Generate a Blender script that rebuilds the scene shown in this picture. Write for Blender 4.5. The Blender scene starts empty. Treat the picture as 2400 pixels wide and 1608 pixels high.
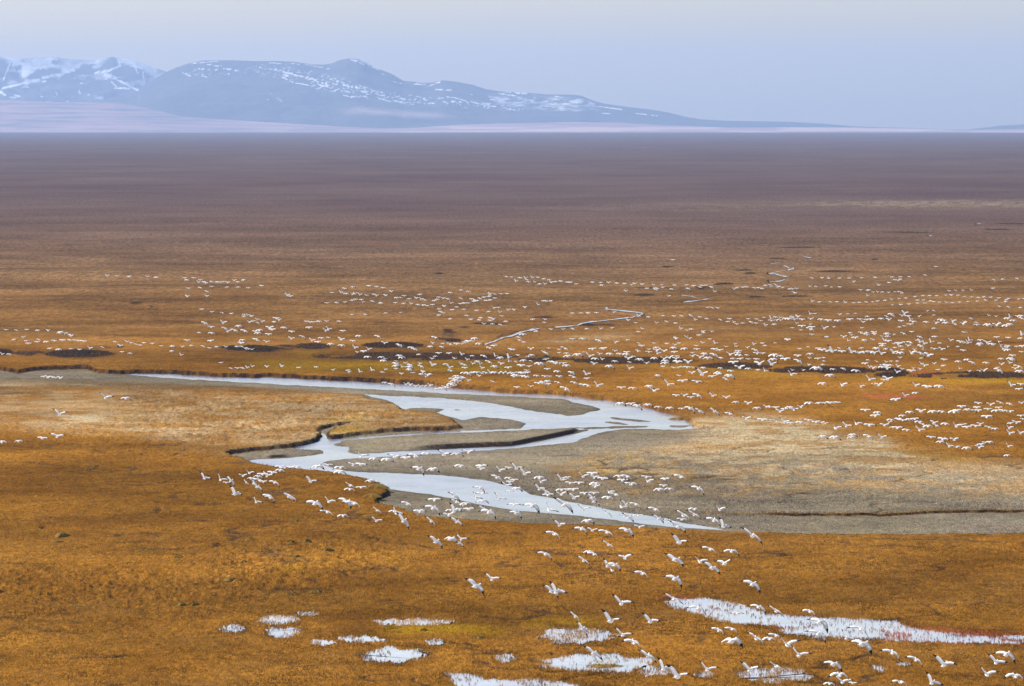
import bpy, math, random
import numpy as np
R = math.radians
random.seed(7); rng = np.random.default_rng(7)
S = bpy.context.scene
C = S.collection

# ---------------------------------------------------------------- camera, sky, sun, exposure
FPX, CXP, CYP, HY, CAMZ = 13333.333, 1200.0, 804.0, 290.0, 60.0
PITCH = math.atan((CYP - HY) / FPX)
cam_d = bpy.data.cameras.new('camera'); cam = bpy.data.objects.new('camera', cam_d); C.objects.link(cam)
cam.location = (0, 0, CAMZ); cam.rotation_euler = (math.pi / 2 - PITCH, 0, 0)
cam_d.sensor_width = 36; cam_d.lens = 200; cam_d.clip_start = 1; cam_d.clip_end = 300000
S.camera = cam
SUN_AZ = -60.0      # degrees from the view direction (+Y), negative = left
SUN_EL = 36.0
w = bpy.data.worlds.new('World'); S.world = w; w.use_nodes = True
nt = w.node_tree; nt.nodes.clear()
sky = nt.nodes.new('ShaderNodeTexSky'); sky.sky_type = 'NISHITA'; sky.sun_disc = False
sky.sun_elevation = R(SUN_EL); sky.sun_rotation = R(SUN_AZ)
sky.air_density = 1.15; sky.dust_density = 1.1; sky.ozone_density = 1.4; sky.altitude = 0
bg = nt.nodes.new('ShaderNodeBackground'); bg.inputs[1].default_value = 0.100
wo = nt.nodes.new('ShaderNodeOutputWorld')
nt.links.new(sky.outputs[0], bg.inputs[0]); nt.links.new(bg.outputs[0], wo.inputs[0])
sd = bpy.data.lights.new('sun', 'SUN'); sd.energy = 5.0; sd.angle = R(0.55); sd.color = (1.0, 0.93, 0.84)
so = bpy.data.objects.new('sun', sd); C.objects.link(so)
so.rotation_euler = (R(90 - SUN_EL), 0, R(-SUN_AZ) + math.pi)
so.location = (0, 0, 500)
S.view_settings.view_transform = 'Standard'; S.view_settings.look = 'None'
S.view_settings.exposure = 0.8; S.view_settings.gamma = 1.0
S.view_settings.use_curve_mapping = False
S.render.engine = 'CYCLES'
S.cycles.volume_bounces = 0

# ---------------------------------------------------------------- projection helpers
cp, sp = math.cos(PITCH), math.sin(PITCH)
def unproj(px, py, z=0.0):
    """photo pixel (2400x1608) -> point on the plane at height z"""
    a = np.asarray(px, float) - CXP; b = CYP - np.asarray(py, float)
    dx = a; dy = FPX * cp + b * sp; dz = -FPX * sp + b * cp
    t = (z - CAMZ) / dz
    return dx * t, dy * t
def at_dist(px, py, d):
    a = px - CXP; b = CYP - py
    dy = FPX * cp + b * sp; dz = -FPX * sp + b * cp
    t = d / dy
    return a * t, d, CAMZ + dz * t
def proj(X, Y, Z):
    zc = Z - CAMZ
    f = Y * cp - zc * sp; u = Y * sp + zc * cp
    return CXP + FPX * X / f, CYP - FPX * u / f
def vnoise(x, y, seed=0):
    xi = np.floor(x).astype(np.int64); yi = np.floor(y).astype(np.int64)
    fx = x - xi; fy = y - yi
    fx = fx * fx * (3 - 2 * fx); fy = fy * fy * (3 - 2 * fy)
    def h(a, b):
        n = (a * 374761393 + b * 668265263 + seed * 144664951) & 0xffffffff
        n = ((n ^ (n >> 13)) * 1274126177) & 0xffffffff
        n = n ^ (n >> 16)
        return (n & 0xffff) / 65535.0
    a = h(xi, yi); b = h(xi + 1, yi); c = h(xi, yi + 1); d = h(xi + 1, yi + 1)
    return (a * (1 - fx) + b * fx) * (1 - fy) + (c * (1 - fx) + d * fx) * fy
def fbm(x, y, oct=4, seed=0):
    s = 0; a = 0.5; t = 0
    for k in range(oct):
        s = s + a * vnoise(x * 2 ** k, y * 2 ** k, seed + k * 17); t += a; a *= 0.5
    return s / t
def inpoly(px, py, poly):
    P = np.asarray(poly, float); r = np.zeros(px.shape, bool)
    m = (px > P[:, 0].min()) & (px < P[:, 0].max()) & (py > P[:, 1].min()) & (py < P[:, 1].max())
    if not m.any(): return r
    qx = px[m]; qy = py[m]; ins = np.zeros(qx.shape, bool)
    for i in range(len(P)):
        x1, y1 = P[i]; x2, y2 = P[(i + 1) % len(P)]
        if y1 == y2: continue
        c = ((y1 > qy) != (y2 > qy)) & (qx < (x2 - x1) * (qy - y1) / (y2 - y1) + x1)
        ins ^= c
    r[m] = ins
    return r
def blur(a, n0, n1):
    for ax, n in ((0, n0), (1, n1)):
        for _ in range(2):
            if n < 1: continue
            k = 2 * n + 1
            p = np.pad(a, [(n, n) if q == ax else (0, 0) for q in (0, 1)], mode='edge')
            cs = np.cumsum(np.insert(p, 0, 0, axis=ax), axis=ax)
            a = ((cs[k:] - cs[:-k]) if ax == 0 else (cs[:, k:] - cs[:, :-k])) / k
    return a
def sstep(a, b, x):
    t = np.clip((x - a) / (b - a), 0, 1); return t * t * (3 - 2 * t)

# ---------------------------------------------------------------- materials
class NT:
    def __init__(s, name):
        s.m = bpy.data.materials.new(name); s.m.use_nodes = True; s.t = s.m.node_tree; s.t.nodes.clear()
        s.out = s.t.nodes.new('ShaderNodeOutputMaterial')
    def n(s, typ, **kw):
        x = s.t.nodes.new(typ)
        for k, v in kw.items(): setattr(x, k, v)
        return x
    def l(s, a, b): s.t.links.new(a, b)
    def noise(s, vec, scale, detail=4, rough=0.6, dim='3D'):
        x = s.n('ShaderNodeTexNoise', noise_dimensions=dim); x.inputs['Scale'].default_value = scale
        x.inputs['Detail'].default_value = detail; x.inputs['Roughness'].default_value = rough
        s.l(vec, x.inputs['Vector']); return x.outputs['Fac']
    def ramp(s, fac, a, b):
        x = s.n('ShaderNodeMapRange'); x.inputs[1].default_value = a; x.inputs[2].default_value = b
        s.l(fac, x.inputs[0]); return x.outputs[0]
    def math(s, op, a, b=None):
        x = s.n('ShaderNodeMath', operation=op)
        for i, v in enumerate((a, b)):
            if v is None: continue
            if isinstance(v, (int, float)): x.inputs[i].default_value = v
            else: s.l(v, x.inputs[i])
        return x.outputs[0]
    def mix(s, fac, a, b, mode='MIX'):
        x = s.n('ShaderNodeMix', data_type='RGBA', blend_type=mode)
        for sock, v in ((x.inputs[0], fac), (x.inputs[6], a), (x.inputs[7], b)):
            if isinstance(v, (int, float)): sock.default_value = v
            elif isinstance(v, tuple): sock.default_value = (*v, 1)
            else: s.l(v, sock)
        return x.outputs[2]
    def attr(s, name):
        return s.n('ShaderNodeAttribute', attribute_name=name)

# ---------------------------------------------------------------- object helpers
def mesh_obj(name, V, F, mat=None, smooth=True, kind=None, link=True):
    me = bpy.data.meshes.new(name)
    V = np.ascontiguousarray(V, dtype=np.float32); F = np.ascontiguousarray(F, dtype=np.int32)
    k = F.shape[1]
    me.vertices.add(len(V)); me.vertices.foreach_set('co', V.ravel())
    me.loops.add(F.size); me.loops.foreach_set('vertex_index', F.ravel())
    me.polygons.add(len(F)); me.polygons.foreach_set('loop_start', np.arange(0, F.size, k, dtype=np.int32))
    me.polygons.foreach_set('loop_total', np.full(len(F), k, dtype=np.int32))
    me.update(calc_edges=True)
    if smooth: me.polygons.foreach_set('use_smooth', np.ones(len(F), bool))
    if mat: me.materials.append(mat)
    o = bpy.data.objects.new(name, me)
    if link: C.objects.link(o)
    if kind: o['kind'] = kind
    return o
def fattr(o, name, vals):
    a = o.data.attributes.new(name, 'FLOAT', 'POINT'); a.data.foreach_set('value', np.ascontiguousarray(vals, dtype=np.float32).ravel())
def cattr(o, name, rgba):
    a = o.data.attributes.new(name, 'FLOAT_COLOR', 'POINT'); a.data.foreach_set('color', np.ascontiguousarray(rgba, dtype=np.float32).ravel())
def grid_faces(nr, nc):
    i = np.arange(nr * nc, dtype=np.int32).reshape(nr, nc)
    return np.stack([i[:-1, :-1], i[:-1, 1:], i[1:, 1:], i[1:, :-1]], -1).reshape(-1, 4)

# ---------------------------------------------------------------- traced outlines (photo pixels)
RIM_TOP = [(-400,860),(0,861),(44,868),(82,861),(140,859),(205,857),(226,867),(282,870),(320,867),(410,869),(513,875),(600,878),(625,875),(703,880),(779,884),(831,886),(908,890),(985,893),(1049,901),(1113,906),(1200,914),(1302,917),(1392,926),(1431,931),(1508,945),(1546,956),(1585,964),(1615,979),(1631,993),(1656,1006)]
TERR = [(1640,1016),(1560,1030),(1431,1048),(1300,1062),(1240,1085),(1230,1110),(1280,1140),(1400,1165),(1550,1190),(1700,1198),(1800,1197),(1877,1198),(2005,1197),(2082,1199),(2185,1192),(2287,1190),(2400,1190),(2900,1186)]
RIM_LOW = [(2900,1248),(2400,1250),(2159,1252),(2056,1251),(1800,1247),(1687,1242),(1533,1236),(1456,1230),(1302,1224),(1200,1220),(1126,1218),(1049,1212),(985,1207),(959,1194),(908,1181),(882,1174),(885,1162),(908,1152),(906,1143),(895,1130),(856,1119),(818,1112),(779,1105),(728,1100),(677,1096),(600,1087),(584,1080),(564,1072),(533,1061),(538,1056)]
PEN = [(600,1049),(677,1041),(728,1031),(744,1023),(751,1013),(744,1002),(779,991),(831,988),(785,998),(768,1013),(768,1021),(784,1019),(831,1013),(908,1005),(959,1002),(1010,1001),(1077,997),(1079,994),(1061,982),(1036,969),(1010,964),(943,961),(938,954),(920,943),(882,938),(851,926),(754,914),(600,906),(487,901),(333,900),(154,897),(0,895),(-400,895)]
FLOOD = RIM_TOP + TERR + RIM_LOW + PEN
W1 = [(231,872.6),(320,874),(410,877),(513,881.5),(600,885),(703,888),(805,892),(908,895),(1010,902),(1087,908),(1200,917),(1277,922),(1354,929),(1431,938),(1508,951),(1572,969),(1610,984),(1626,993),(1640,1003),(1592,1008),(1520,1005),(1405,1006),(1328,1008),(1236,1006),(1222,1003),(1233,992),(1200,983),(1126,977),(1087,985),(1056,977),(1023,967),(1049,959),(1000,956),(959,957),(946,960),(933,951),(908,938),(856,926),(849,923),(908,928),(1036,933),(1138,943),(1200,954),(1251,964),(1328,974),(1364,973),(1379,966.7),(1413,959),(1379,949),(1344,944),(1328,936),(1200,929),(1061,923),(908,914),(754,906),(600,898),(385,885)]
W2 = [(1240,1004),(1200,1005),(1036,1011.5),(908,1020.5),(805,1028),(769,1027),(757,1014),(748,1015),(744,1029),(715,1040),(687,1047),(690,1052.6),(754,1054),(759,1063),(728,1068),(677,1074),(600,1078),(584,1079),(584,1086),(600,1089),(677,1099),(728,1103),(779,1110),(818,1117),(856,1125),(895,1136),(905,1146),(1010,1159),(1061,1169),(1138,1185),(1200,1196),(1302,1204),(1379,1211),(1508,1228),(1585,1236),(1713,1245),(1674,1237),(1610,1227),(1533,1211),(1456,1200),(1379,1185),(1315,1172),(1241,1158),(1220,1146),(1200,1141),(1138,1126),(1036,1114),(908,1109),(813,1105),(751,1089),(762,1081),(805,1076),(908,1070.5),(1010,1064),(1113,1058),(1200,1051),(1277,1044),(1344,1037),(1364,1028),(1390,1018),(1431,1010),(1470,1005),(1400,1004),(1354,1015),(1277,1032),(1200,1046),(959,1057),(856,1064),(831,1064),(810,1059),(820,1053),(818,1047),(790,1046),(779,1042),(797,1038),(800,1033),(856,1028),(985,1018),(1087,1014),(1240,1008)]
# steep dark cut edge of the middle gravel bar (polyline x,y,height)
BARCUT = [(960,1054),(1040,1050),(1120,1046),(1200,1043),(1277,1028),(1330,1017),(1352,1012)]
CREEKS = [
 ([(1136,807),(1159,800),(1179,791),(1200,787),(1220,779),(1240,774),(1264,770)],5.0),
 ([(1300,767),(1330,765),(1352,762)],2.6),([(1352,763),(1364,758),(1385,754),(1400,753)],3.4),
 ([(1400,753),(1425,750),(1451,747),(1482,743.6),(1500,738),(1508,735)],2.6),
 ([(1508,735),(1495,732),(1456,728),(1423,724.5),(1416,723)],2.8),([(1416,724),(1424,721)],2.6),
 ([(1601,708),(1631,705),(1648,702),(1662,700.5)],3.0),([(1632,697.5),(1620,694.5),(1597,691.5)],2.2),
 ([(1803,660.5),(1826,659),(1841,655)],2.2),([(1844,648.5),(1830,646),(1817,642),(1802,641)],2.4),
 ([(1805,640.5),(1826,636),(1838,634)],1.8),([(1846,633),(1858,630),(1861,627)],3.6),([(1852,630),(1843,624),(1836,622)],1.8),
 ([(1807,618.5),(1826,616)],1.9),([(1884,600),(1892,603),(1901,604)],1.8),([(2289,525),(2300,523.5)],2.0),([(2177,552.6),(2184,552.4)],1.6)]
def ell(x0, x1, y0, y1, n=26, seed=1, rag=.22):
    rr = random.Random(seed); cx, cy, a, b = (x0+x1)/2, (y0+y1)/2, (x1-x0)/2, (y1-y0)/2
    out = []
    for i in range(n):
        t = 2*math.pi*i/n; k = 1 + rr.uniform(-rag, rag)
        out.append((cx + a*k*math.cos(t), cy + b*k*math.sin(t)))
    return out
POND_MAIN = [(1549,1410),(1585,1404),(1636,1401),(1700,1407),(1751,1418),(1800,1438),(1860,1441),(1928,1446),(2031,1449),(2110,1458),(2128,1468),(2160,1474),(2223,1481),(2313,1490),(2400,1488),(2500,1489),(2500,1511),(2400,1510),(2313,1509),(2185,1505),(2056,1500),(1928,1495),(1851,1488),(1815,1480),(1838,1472),(1800,1468),(1738,1463),(1687,1457),(1649,1445),(1597,1429),(1567,1419)]
PONDS = [(POND_MAIN, .10, 'long'), (ell(876,1060,1450,1464,seed=2,rag=.1), .1, ''), (ell(608,706,1442,1462,seed=3), .25, ''),
 (ell(620,712,1470,1494,seed=4), .35, ''), (ell(697,744,1432,1442,seed=5), .6, ''), (ell(790,900,1491,1506,seed=6), .5, ''),
 (ell(726,792,1500,1513,seed=7), .55, ''), (ell(842,1006,1517,1552,seed=8), .15, ''), (ell(514,580,1464,1480,seed=9), .35, ''),
 (ell(1275,1525,1533,1576,seed=10,rag=.18), .22, ''), (ell(1500,1575,1560,1583,seed=11), .4, ''), (ell(1160,1212,1534,1551,seed=12), .5, ''),
 ([(1038,1576),(1090,1578),(1140,1590),(1200,1592),(1260,1590),(1330,1600),(1400,1612),(1500,1630),(1100,1640),(1060,1600)], .25, ''),
 (ell(1626,1674,1574,1591,seed=13), .55, ''), (ell(1720,1905,1564,1600,seed=14), .85, ''), (ell(1265,1446,1472,1506,seed=15), .86, ''),
 (ell(2040,2080,1560,1576,seed=16), .8, ''), (ell(2100,2135,1550,1562,seed=17), .8, ''), (ell(1000,1040,1500,1512,seed=18), .9, '')]
# dark willow scrub: x0,x1,y,half height px, height of the shrubs m, darkness
SCRUB = [(105,268,835,8,.7,1),(-40,30,832,8,.7,1),(30,110,834,6,.5,.4),(215,292,821,3,.4,.7),(510,667,823,7,.8,1),(690,775,816,6,.7,.75),(851,990,813,7,.8,1),(640,700,818,5,.4,.3),
 (735,1210,841,9,.8,.65),(1200,1330,845,7,.7,.65),(1300,1620,848,8,.7,.6),(1636,1810,860,8,.8,.6),(1800,2050,868,8,.8,.7),(2040,2130,873,10,1.0,1),(2140,2460,879,9,.8,.65),
 (1045,1082,799,3.5,.5,.95),(1020,1066,795,2.5,.5,.7),(1036,1070,788,3,.5,.9),(1042,1068,781,2.5,.4,.8),(1038,1060,774,2,.4,.7),(1066,1100,766,1.5,.3,.5),(1095,1192,758,4,.6,.8),(1250,1302,740,3,.6,.8),(1484,1536,691,2.5,.7,.8),(1672,1722,668,4,1.1,1),(1630,1670,675,4,.9,.8),
 (1746,1800,695,2.5,.8,.7),(1800,1905,693,2.5,.8,.7),(1713,1764,632,3,.9,.6),(1743,1772,643,3,.9,.7),(1905,2005,637,3.5,.9,.6),(1800,1846,605,2.5,1,.7),(2040,2060,606,2,1,.6),
 (2061,2200,544,2.2,1.2,.6),(2292,2377,537,2.2,1.3,.7),(2327,2440,524,2.5,1.3,.6),(1823,1930,578,2,1.2,.6),(1484,1636,675,1.5,.5,.5),(1355,1400,760,3,.4,.7),(1380,1450,759,2.5,.4,.5),(306,330,712,1.6,.7,.7),(350,362,719,1.2,.6,.5),(1018,1040,642,2,1,.8),(1550,1580,624,1.6,1.0,.8),(0,20,648,1,.5,.2)]
# ---------------------------------------------------------------- ground (one sheet to the horizon)
ZW = -0.78          # river water level
rows = np.concatenate([np.arange(310.5, 345, .8), np.arange(345, 600, 2.2), np.arange(600, 860, 1.6), np.arange(860, 1260, 1.15), np.arange(1260, 1625, 1.7), np.array([1640, 1700, 1800, 2000, 2400, 3200, 4500, 7000])])
_, Yr = unproj(np.full(rows.shape, CXP), rows)
cols = np.concatenate([-np.geomspace(9000, 180, 22)[:-1] , np.arange(-170, 2570, 2.2), 2400 + np.geomspace(190, 9000, 22)])
ucol = (cols - CXP) / FPX
X = np.outer(Yr, ucol); Y = np.repeat(Yr[:, None], len(ucol), 1)
nr, nc = X.shape
px0, py0 = proj(X, Y, np.zeros_like(X)); px1, py1 = proj(X, Y, np.full_like(X, ZW))
persp = (Y * Y) / (FPX * CAMZ)          # metres of depth per photo pixel
# ragged outlines
rag = (fbm(X * .35, Y * .18, 3, 5) - .5)
rx = px0 + rag * 12 + (vnoise(X * 1.3, Y * .6, 9) - .5) * 3
ry = py0 + (fbm(X * .35, Y * .1, 3, 21) - .5) * 4 * sstep(1000, 800, Y) + (fbm(X * .6, Y * .15, 2, 22) - .5) * 3
rstep = np.abs(np.gradient(rows))[:, None]
F0 = sum(inpoly(rx, ry + o_ * rstep, FLOOD).astype(float) for o_ in (-.4, -.2, 0, .2, .4)) / 5
Fs = blur(F0, 0, 1)
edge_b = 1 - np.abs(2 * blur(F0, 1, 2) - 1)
Fsoft = blur(F0, 14, 26)
softzone = blur(inpoly(px0, py0, [(1180,1000),(1700,1000),(1760,1100),(1640,1180),(1500,1188),(1180,1130)]).astype(float), 6, 10)
softzone = np.maximum(softzone, blur(inpoly(px0, py0, [(-400,884),(200,884),(385,893),(600,904),(754,912),(840,919),(850,925),(600,915),(300,908),(-400,905)]).astype(float), 2, 3))
F = Fs * (1 - softzone) + Fsoft * softzone
wx = px1 + (fbm(X * .6, Y * .25, 3, 31) - .5) * 10; wy = py1 + (fbm(X * .7, Y * .25, 3, 41) - .5) * 3.0
Wm = (inpoly(wx, wy, W1) | inpoly(wx, wy, W2)).astype(float)
for sh in ([(1415,977),(1440,977.5),(1500,984),(1545,990),(1490,988.5),(1440,983)], [(1395,987),(1450,990),(1490,997),(1440,994.5)], [(1060,959),(1110,962.5),(1060,962.5)], [(1130,962.5),(1200,966),(1140,965)], [(1330,1003),(1450,999),(1560,998),(1500,1002),(1400,1006)], [(1560,996),(1630,997),(1600,1002),(1570,1001)], [(960,938),(990,940),(970,941)]):
    Wm *= 1 - inpoly(wx, wy, sh)
Wb = blur(Wm, 1, 2); Wwide = blur(Wm, 5, 9)
F = np.maximum(F, sstep(.02, .25, Wwide) * Fs)
near = sstep(560, 640, py0)             # fades fine relief far away
# height
n_big = (fbm(X / 42, Y / 60, 4, 3) - .5)
n_mid = (fbm(X / 6, Y / 9, 3, 13) - .5)
n_fine = (fbm(X / 1.1, Y / 1.6, 3, 23) - .5)
rough = np.zeros_like(X) + .35
for poly, k in (([(-200,1335),(300,1332),(480,1360),(640,1330),(640,1385),(400,1420),(-200,1415)],1.5), ([(430,1300),(900,1240),(950,1330),(600,1400)],1.0), ([(300,905),(850,920),(1080,985),(1000,1004),(600,1045),(300,985)],1.2), ([(-200,1440),(200,1445),(180,1470),(-200,1480)],1.4), ([(-100,985),(400,990),(540,1050),(300,1060),(-100,1010)],.6)):
    rough += k * blur(inpoly(px0, py0, poly).astype(float), 12, 24)
tund = n_big * .6 * sstep(3500, 1200, Y) + n_mid * .42 * sstep(2600, 1300, Y) + n_fine * .42 * (rough * 1.4 + .15) * sstep(1600, 1000, Y) + (fbm(X / 90, Y / 120, 3, 19) - .5) * 2.2 * sstep(1000, 1500, Y) * sstep(6000, 2500, Y)
# low swells near the scrub belt
belt = np.exp(-((py0 - (812 + .018 * px0)) / 26) ** 2) * sstep(2600, 600, px0)
tund = tund + belt * .9 * fbm(X / 60, Y / 120, 2, 77)
riverside = 1 - sstep(0, .6, Fsoft)
terr_low = blur(inpoly(px0, py0, [(1180,1010),(1660,1030),(1800,1130),(2000,1150),(2900,1150),(2900,1215),(1180,1215)]).astype(float), 16, 20)
tund_edge = tund * (0.3 + .7 * riverside) - .46 * terr_low
bar = -0.70 + .10 * (fbm(X / 9, Y / 22, 3, 51) - .5) + .02 * n_fine + .05 * (1 - np.clip(Wwide * 2, 0, 1))
# middle gravel bar rises and is cut on its near edge
def poly_y(pl, x): return np.interp(x, [p[0] for p in pl], [p[1] for p in pl])
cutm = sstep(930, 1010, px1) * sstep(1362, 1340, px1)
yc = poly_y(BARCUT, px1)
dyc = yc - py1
bar = bar + cutm * .5 * np.where(dyc > 0, sstep(30, 2, dyc), 0) * sstep(-.5, .8, dyc)
# small hollow bank at the left gravel bar
cut2 = sstep(618, 640, px1) * sstep(690, 660, px1); d2 = (1071.5 - (px1 - 620) * .03) - py1
bar = bar + cut2 * .22 * np.where(d2 > 0, sstep(14, 1, d2), 0) * sstep(-.5, .8, d2)
bed = np.where(Wb > .02, bar * (1 - sstep(.2, .8, Wb)) + (ZW - .12) * sstep(.2, .8, Wb), bar)
bed = np.minimum(bed, np.where(Wm > .5, ZW - .03, 9))
Z = tund_edge * (1 - F) + bed * F
# ponds and creeks: hollow under the water sheets
pondm = np.zeros_like(X)
for poly, g, nm in PONDS: pondm = np.maximum(pondm, inpoly(px0, py0, poly).astype(float))
pondw = blur(pondm, 4, 4)
Z = Z * (1 - np.clip(pondw * 1.6, 0, 1)) - .06 * sstep(.2, .7, blur(pondm, 1, 1))
crm = np.zeros_like(X)
for pl, wd in CREEKS:
    for (a, b), (c, d) in zip(pl[:-1], pl[1:]):
        sel = (px0 > min(a, c) - 12) & (px0 < max(a, c) + 12) & (py0 > min(b, d) - 9) & (py0 < max(b, d) + 9)
        if not sel.any(): continue
        qx = px0[sel]; qy = py0[sel]; L = (c - a) ** 2 + (d - b) ** 2 + 1e-6
        t = np.clip(((qx - a) * (c - a) + (qy - b) * (d - b)) / L, 0, 1)
        ds = np.hypot(qx - a - t * (c - a), qy - b - t * (d - b))
        crm[sel] = np.maximum(crm[sel], sstep(wd * .5 + 4, wd * .5 + .5, ds))
Z = Z * (1 - crm) - .22 * crm
Z = np.where(rows[:, None] < 600, Z * sstep(330, 560, rows)[:, None], Z)
# ---- masks for the soil types and the painted bank shade
g_soft0 = .8 * blur(inpoly(rx, ry, [(1400,1052),(1700,1056),(2100,1098),(2500,1112),(2500,1200),(1300,1200),(1230,1090)]).astype(float), 8, 20)
g_soft = blur(inpoly(rx, ry, [(1180,1005),(1660,1012),(1640,1024),(1500,1046),(1420,1056),(1330,1075),(1290,1100),(1330,1125),(1500,1150),(1700,1155),(2000,1145),(2500,1165),(2900,1165),(2900,1240),(1700,1240),(1180,1190)]).astype(float), 8, 14)
gn = fbm(X / 3.0, Y / 16, 4, 61)
gravel = np.maximum(F, np.clip(g_soft * 1.35 - .35 * sstep(.35, .7, gn), 0, 1)); gravel = np.maximum(gravel, g_soft0 * sstep(.40, .56, fbm(X / 2.2, Y / 9, 4, 63)))
gravel = np.maximum(gravel, blur(inpoly(rx, ry, [(760,975),(860,984),(960,958),(905,940),(830,975)]).astype(float), 2, 5) * .0)
slope = np.abs(np.gradient(Z, axis=0)) / (np.abs(np.gradient(Y, axis=0)) + 1e-6)
bankm = np.clip(edge_b * 2.2 - .35, 0, 1) * (1 - softzone) * (rows[:, None] > 850) * (.62 + .5 * sstep(.3, .6, fbm(X * 1.3, Y * .1, 3, 29)))  # darkens the bank faces: bare peat plus painted shade
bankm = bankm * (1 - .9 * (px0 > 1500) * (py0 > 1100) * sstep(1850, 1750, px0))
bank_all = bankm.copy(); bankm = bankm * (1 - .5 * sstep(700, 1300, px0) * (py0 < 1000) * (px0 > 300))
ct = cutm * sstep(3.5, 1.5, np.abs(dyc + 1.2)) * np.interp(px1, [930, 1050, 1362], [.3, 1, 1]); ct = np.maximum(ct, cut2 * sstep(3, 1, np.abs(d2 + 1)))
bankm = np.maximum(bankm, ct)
gravel = gravel * (1 - np.clip(bank_all * 1.5, 0, 1))
wet = np.clip(Wwide * 2.2, 0, 1) * (1 - Wm)
pale = np.zeros_like(X)
for poly, k, b0, b1 in (([(1590,985),(1800,975),(2050,1035),(2140,1060),(2190,1090),(2050,1110),(1850,1105),(1650,1110),(1540,1090),(1600,1040)],.9,10,24), ([(1400,1075),(1700,1078),(2000,1085),(2080,1120),(1700,1125),(1300,1110)],.45,8,30),
     ([(250,905),(850,925),(1070,985),(960,1003),(600,1045),(530,1052),(300,1000)],.22,8,20), ([(-200,900),(860,924),(1100,985),(1070,1004),(960,1010),(600,1052),(520,1064),(300,1020),(-200,985)],.30,8,8), ([(1500,1020),(1700,1000),(2100,1080),(2500,1100),(2500,1165),(1900,1160),(1500,1130),(1350,1090)],.5,8,30), ([(2000,1100),(2500,1095),(2500,1150),(2000,1150)],.45,8,30), ([(130,968),(250,974),(262,990),(150,990)],.8,3,14), ([(-300,893),(230,894),(250,904),(-300,905)],.6,3,20), ([(260,910),(480,915),(520,935),(320,930)],.35,4,20), ([(1320,660),(1460,654),(1480,662),(1330,668)],0,2,12),
     ([(1260,800),(1450,782),(1500,790),(1300,806)],.3,2,14), ([(1850,472),(2700,470),(2700,486),(1900,486)],.28,2,60), ([(1300,480),(1900,474),(1900,492),(1300,496)],.10,2,60),([(1850,473),(2700,471),(2700,480),(1900,480)],.0,2,60)):
    pale = np.maximum(pale, k * blur(inpoly(rx, ry, poly).astype(float), b0, b1))
pale = np.clip(pale * (0.35 + 1.5 * sstep(.3, .72, fbm(X / 5, Y / 7, 6, 91))), 0, 1)
pale = np.maximum(pale, .5 * blur(inpoly(px0, py0, [(1330,1075),(1500,1030),(1640,1005),(1850,990),(2000,1030),(2150,1075),(2500,1090),(2500,1180),(1300,1180)]).astype(float), 10, 24))
yel = np.zeros_like(X)
for poly, k in (([(1200,850),(1450,855),(1800,878),(2500,900),(2900,915),(2900,895),(2400,888),(1900,880),(1560,858),(1300,848)],.9),([(560,848),(1200,852),(1200,872),(640,868)],.8),([(690,838),(740,826),(760,832),(720,845)],1),
     ([(900,1466),(1180,1464),(1160,1480),(900,1480)],1),([(1230,1452),(1400,1450),(1400,1462),(1230,1464)],.8),([(1380,1060),(1500,1055),(1560,1100),(1380,1105)],.6),([(1800,1160),(2500,1200),(2500,1210),(2100,1180),(1800,1168)],.8),
     ([(770,985),(850,968),(860,985),(790,1000)],.8),([(765,1005),(860,1000),(860,1020),(770,1026)],.9),([(700,1300),(715,1290),(700,1330),(670,1350)],.7),([(1760,1440),(2130,1500),(2050,1505),(1700,1465)],.0),([(280,975),(320,980),(315,985),(280,984)],.9),([(2000,1050),(2150,1060),(2300,1075),(2300,1085),(2100,1075)],.35)):
    yel = np.maximum(yel, k * blur(inpoly(rx, ry, poly).astype(float), 4, 12))
red = np.zeros_like(X)
for poly, k in (([(1551,1399),(1600,1397),(1645,1400),(1600,1406),(1555,1408)],.9),([(2000,920),(2160,926),(2170,934),(2050,932)],.8),([(2140,868),(2200,870),(2190,880),(2150,880)],.9),([(1600,1415),(1720,1420),(1730,1430),(1660,1434),(1590,1424)],.6),([(1790,1466),(1930,1464),(1900,1472),(1800,1476)],.5),([(2060,1470),(2230,1476),(2420,1490),(2420,1512),(2180,1507),(2060,1500)],.8)):
    red = np.maximum(red, k * blur(inpoly(rx, ry, poly).astype(float), 2, 8))
# broad belt of brown heath, then darker, greyer ground further out, patchy bare mounds
heath = sstep(875, 620, py0 + 90 * (fbm(X / 90, Y / 400, 3, 101) - .5))
far = sstep(690, 440, py0 + 30 * (fbm(X / 200, Y / 900, 3, 107) - .5))
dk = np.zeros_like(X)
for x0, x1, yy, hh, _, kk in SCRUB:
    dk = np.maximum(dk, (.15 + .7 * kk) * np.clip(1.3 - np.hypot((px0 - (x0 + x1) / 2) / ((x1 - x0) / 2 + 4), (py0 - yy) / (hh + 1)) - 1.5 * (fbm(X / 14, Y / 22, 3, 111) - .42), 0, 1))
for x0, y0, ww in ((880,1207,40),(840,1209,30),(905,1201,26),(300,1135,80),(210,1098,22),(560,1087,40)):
    dk = np.maximum(dk, .8 * np.clip(1.3 - np.hypot((px0 - x0) / ww, (py0 - y0) / 2.2), 0, 1))
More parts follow.
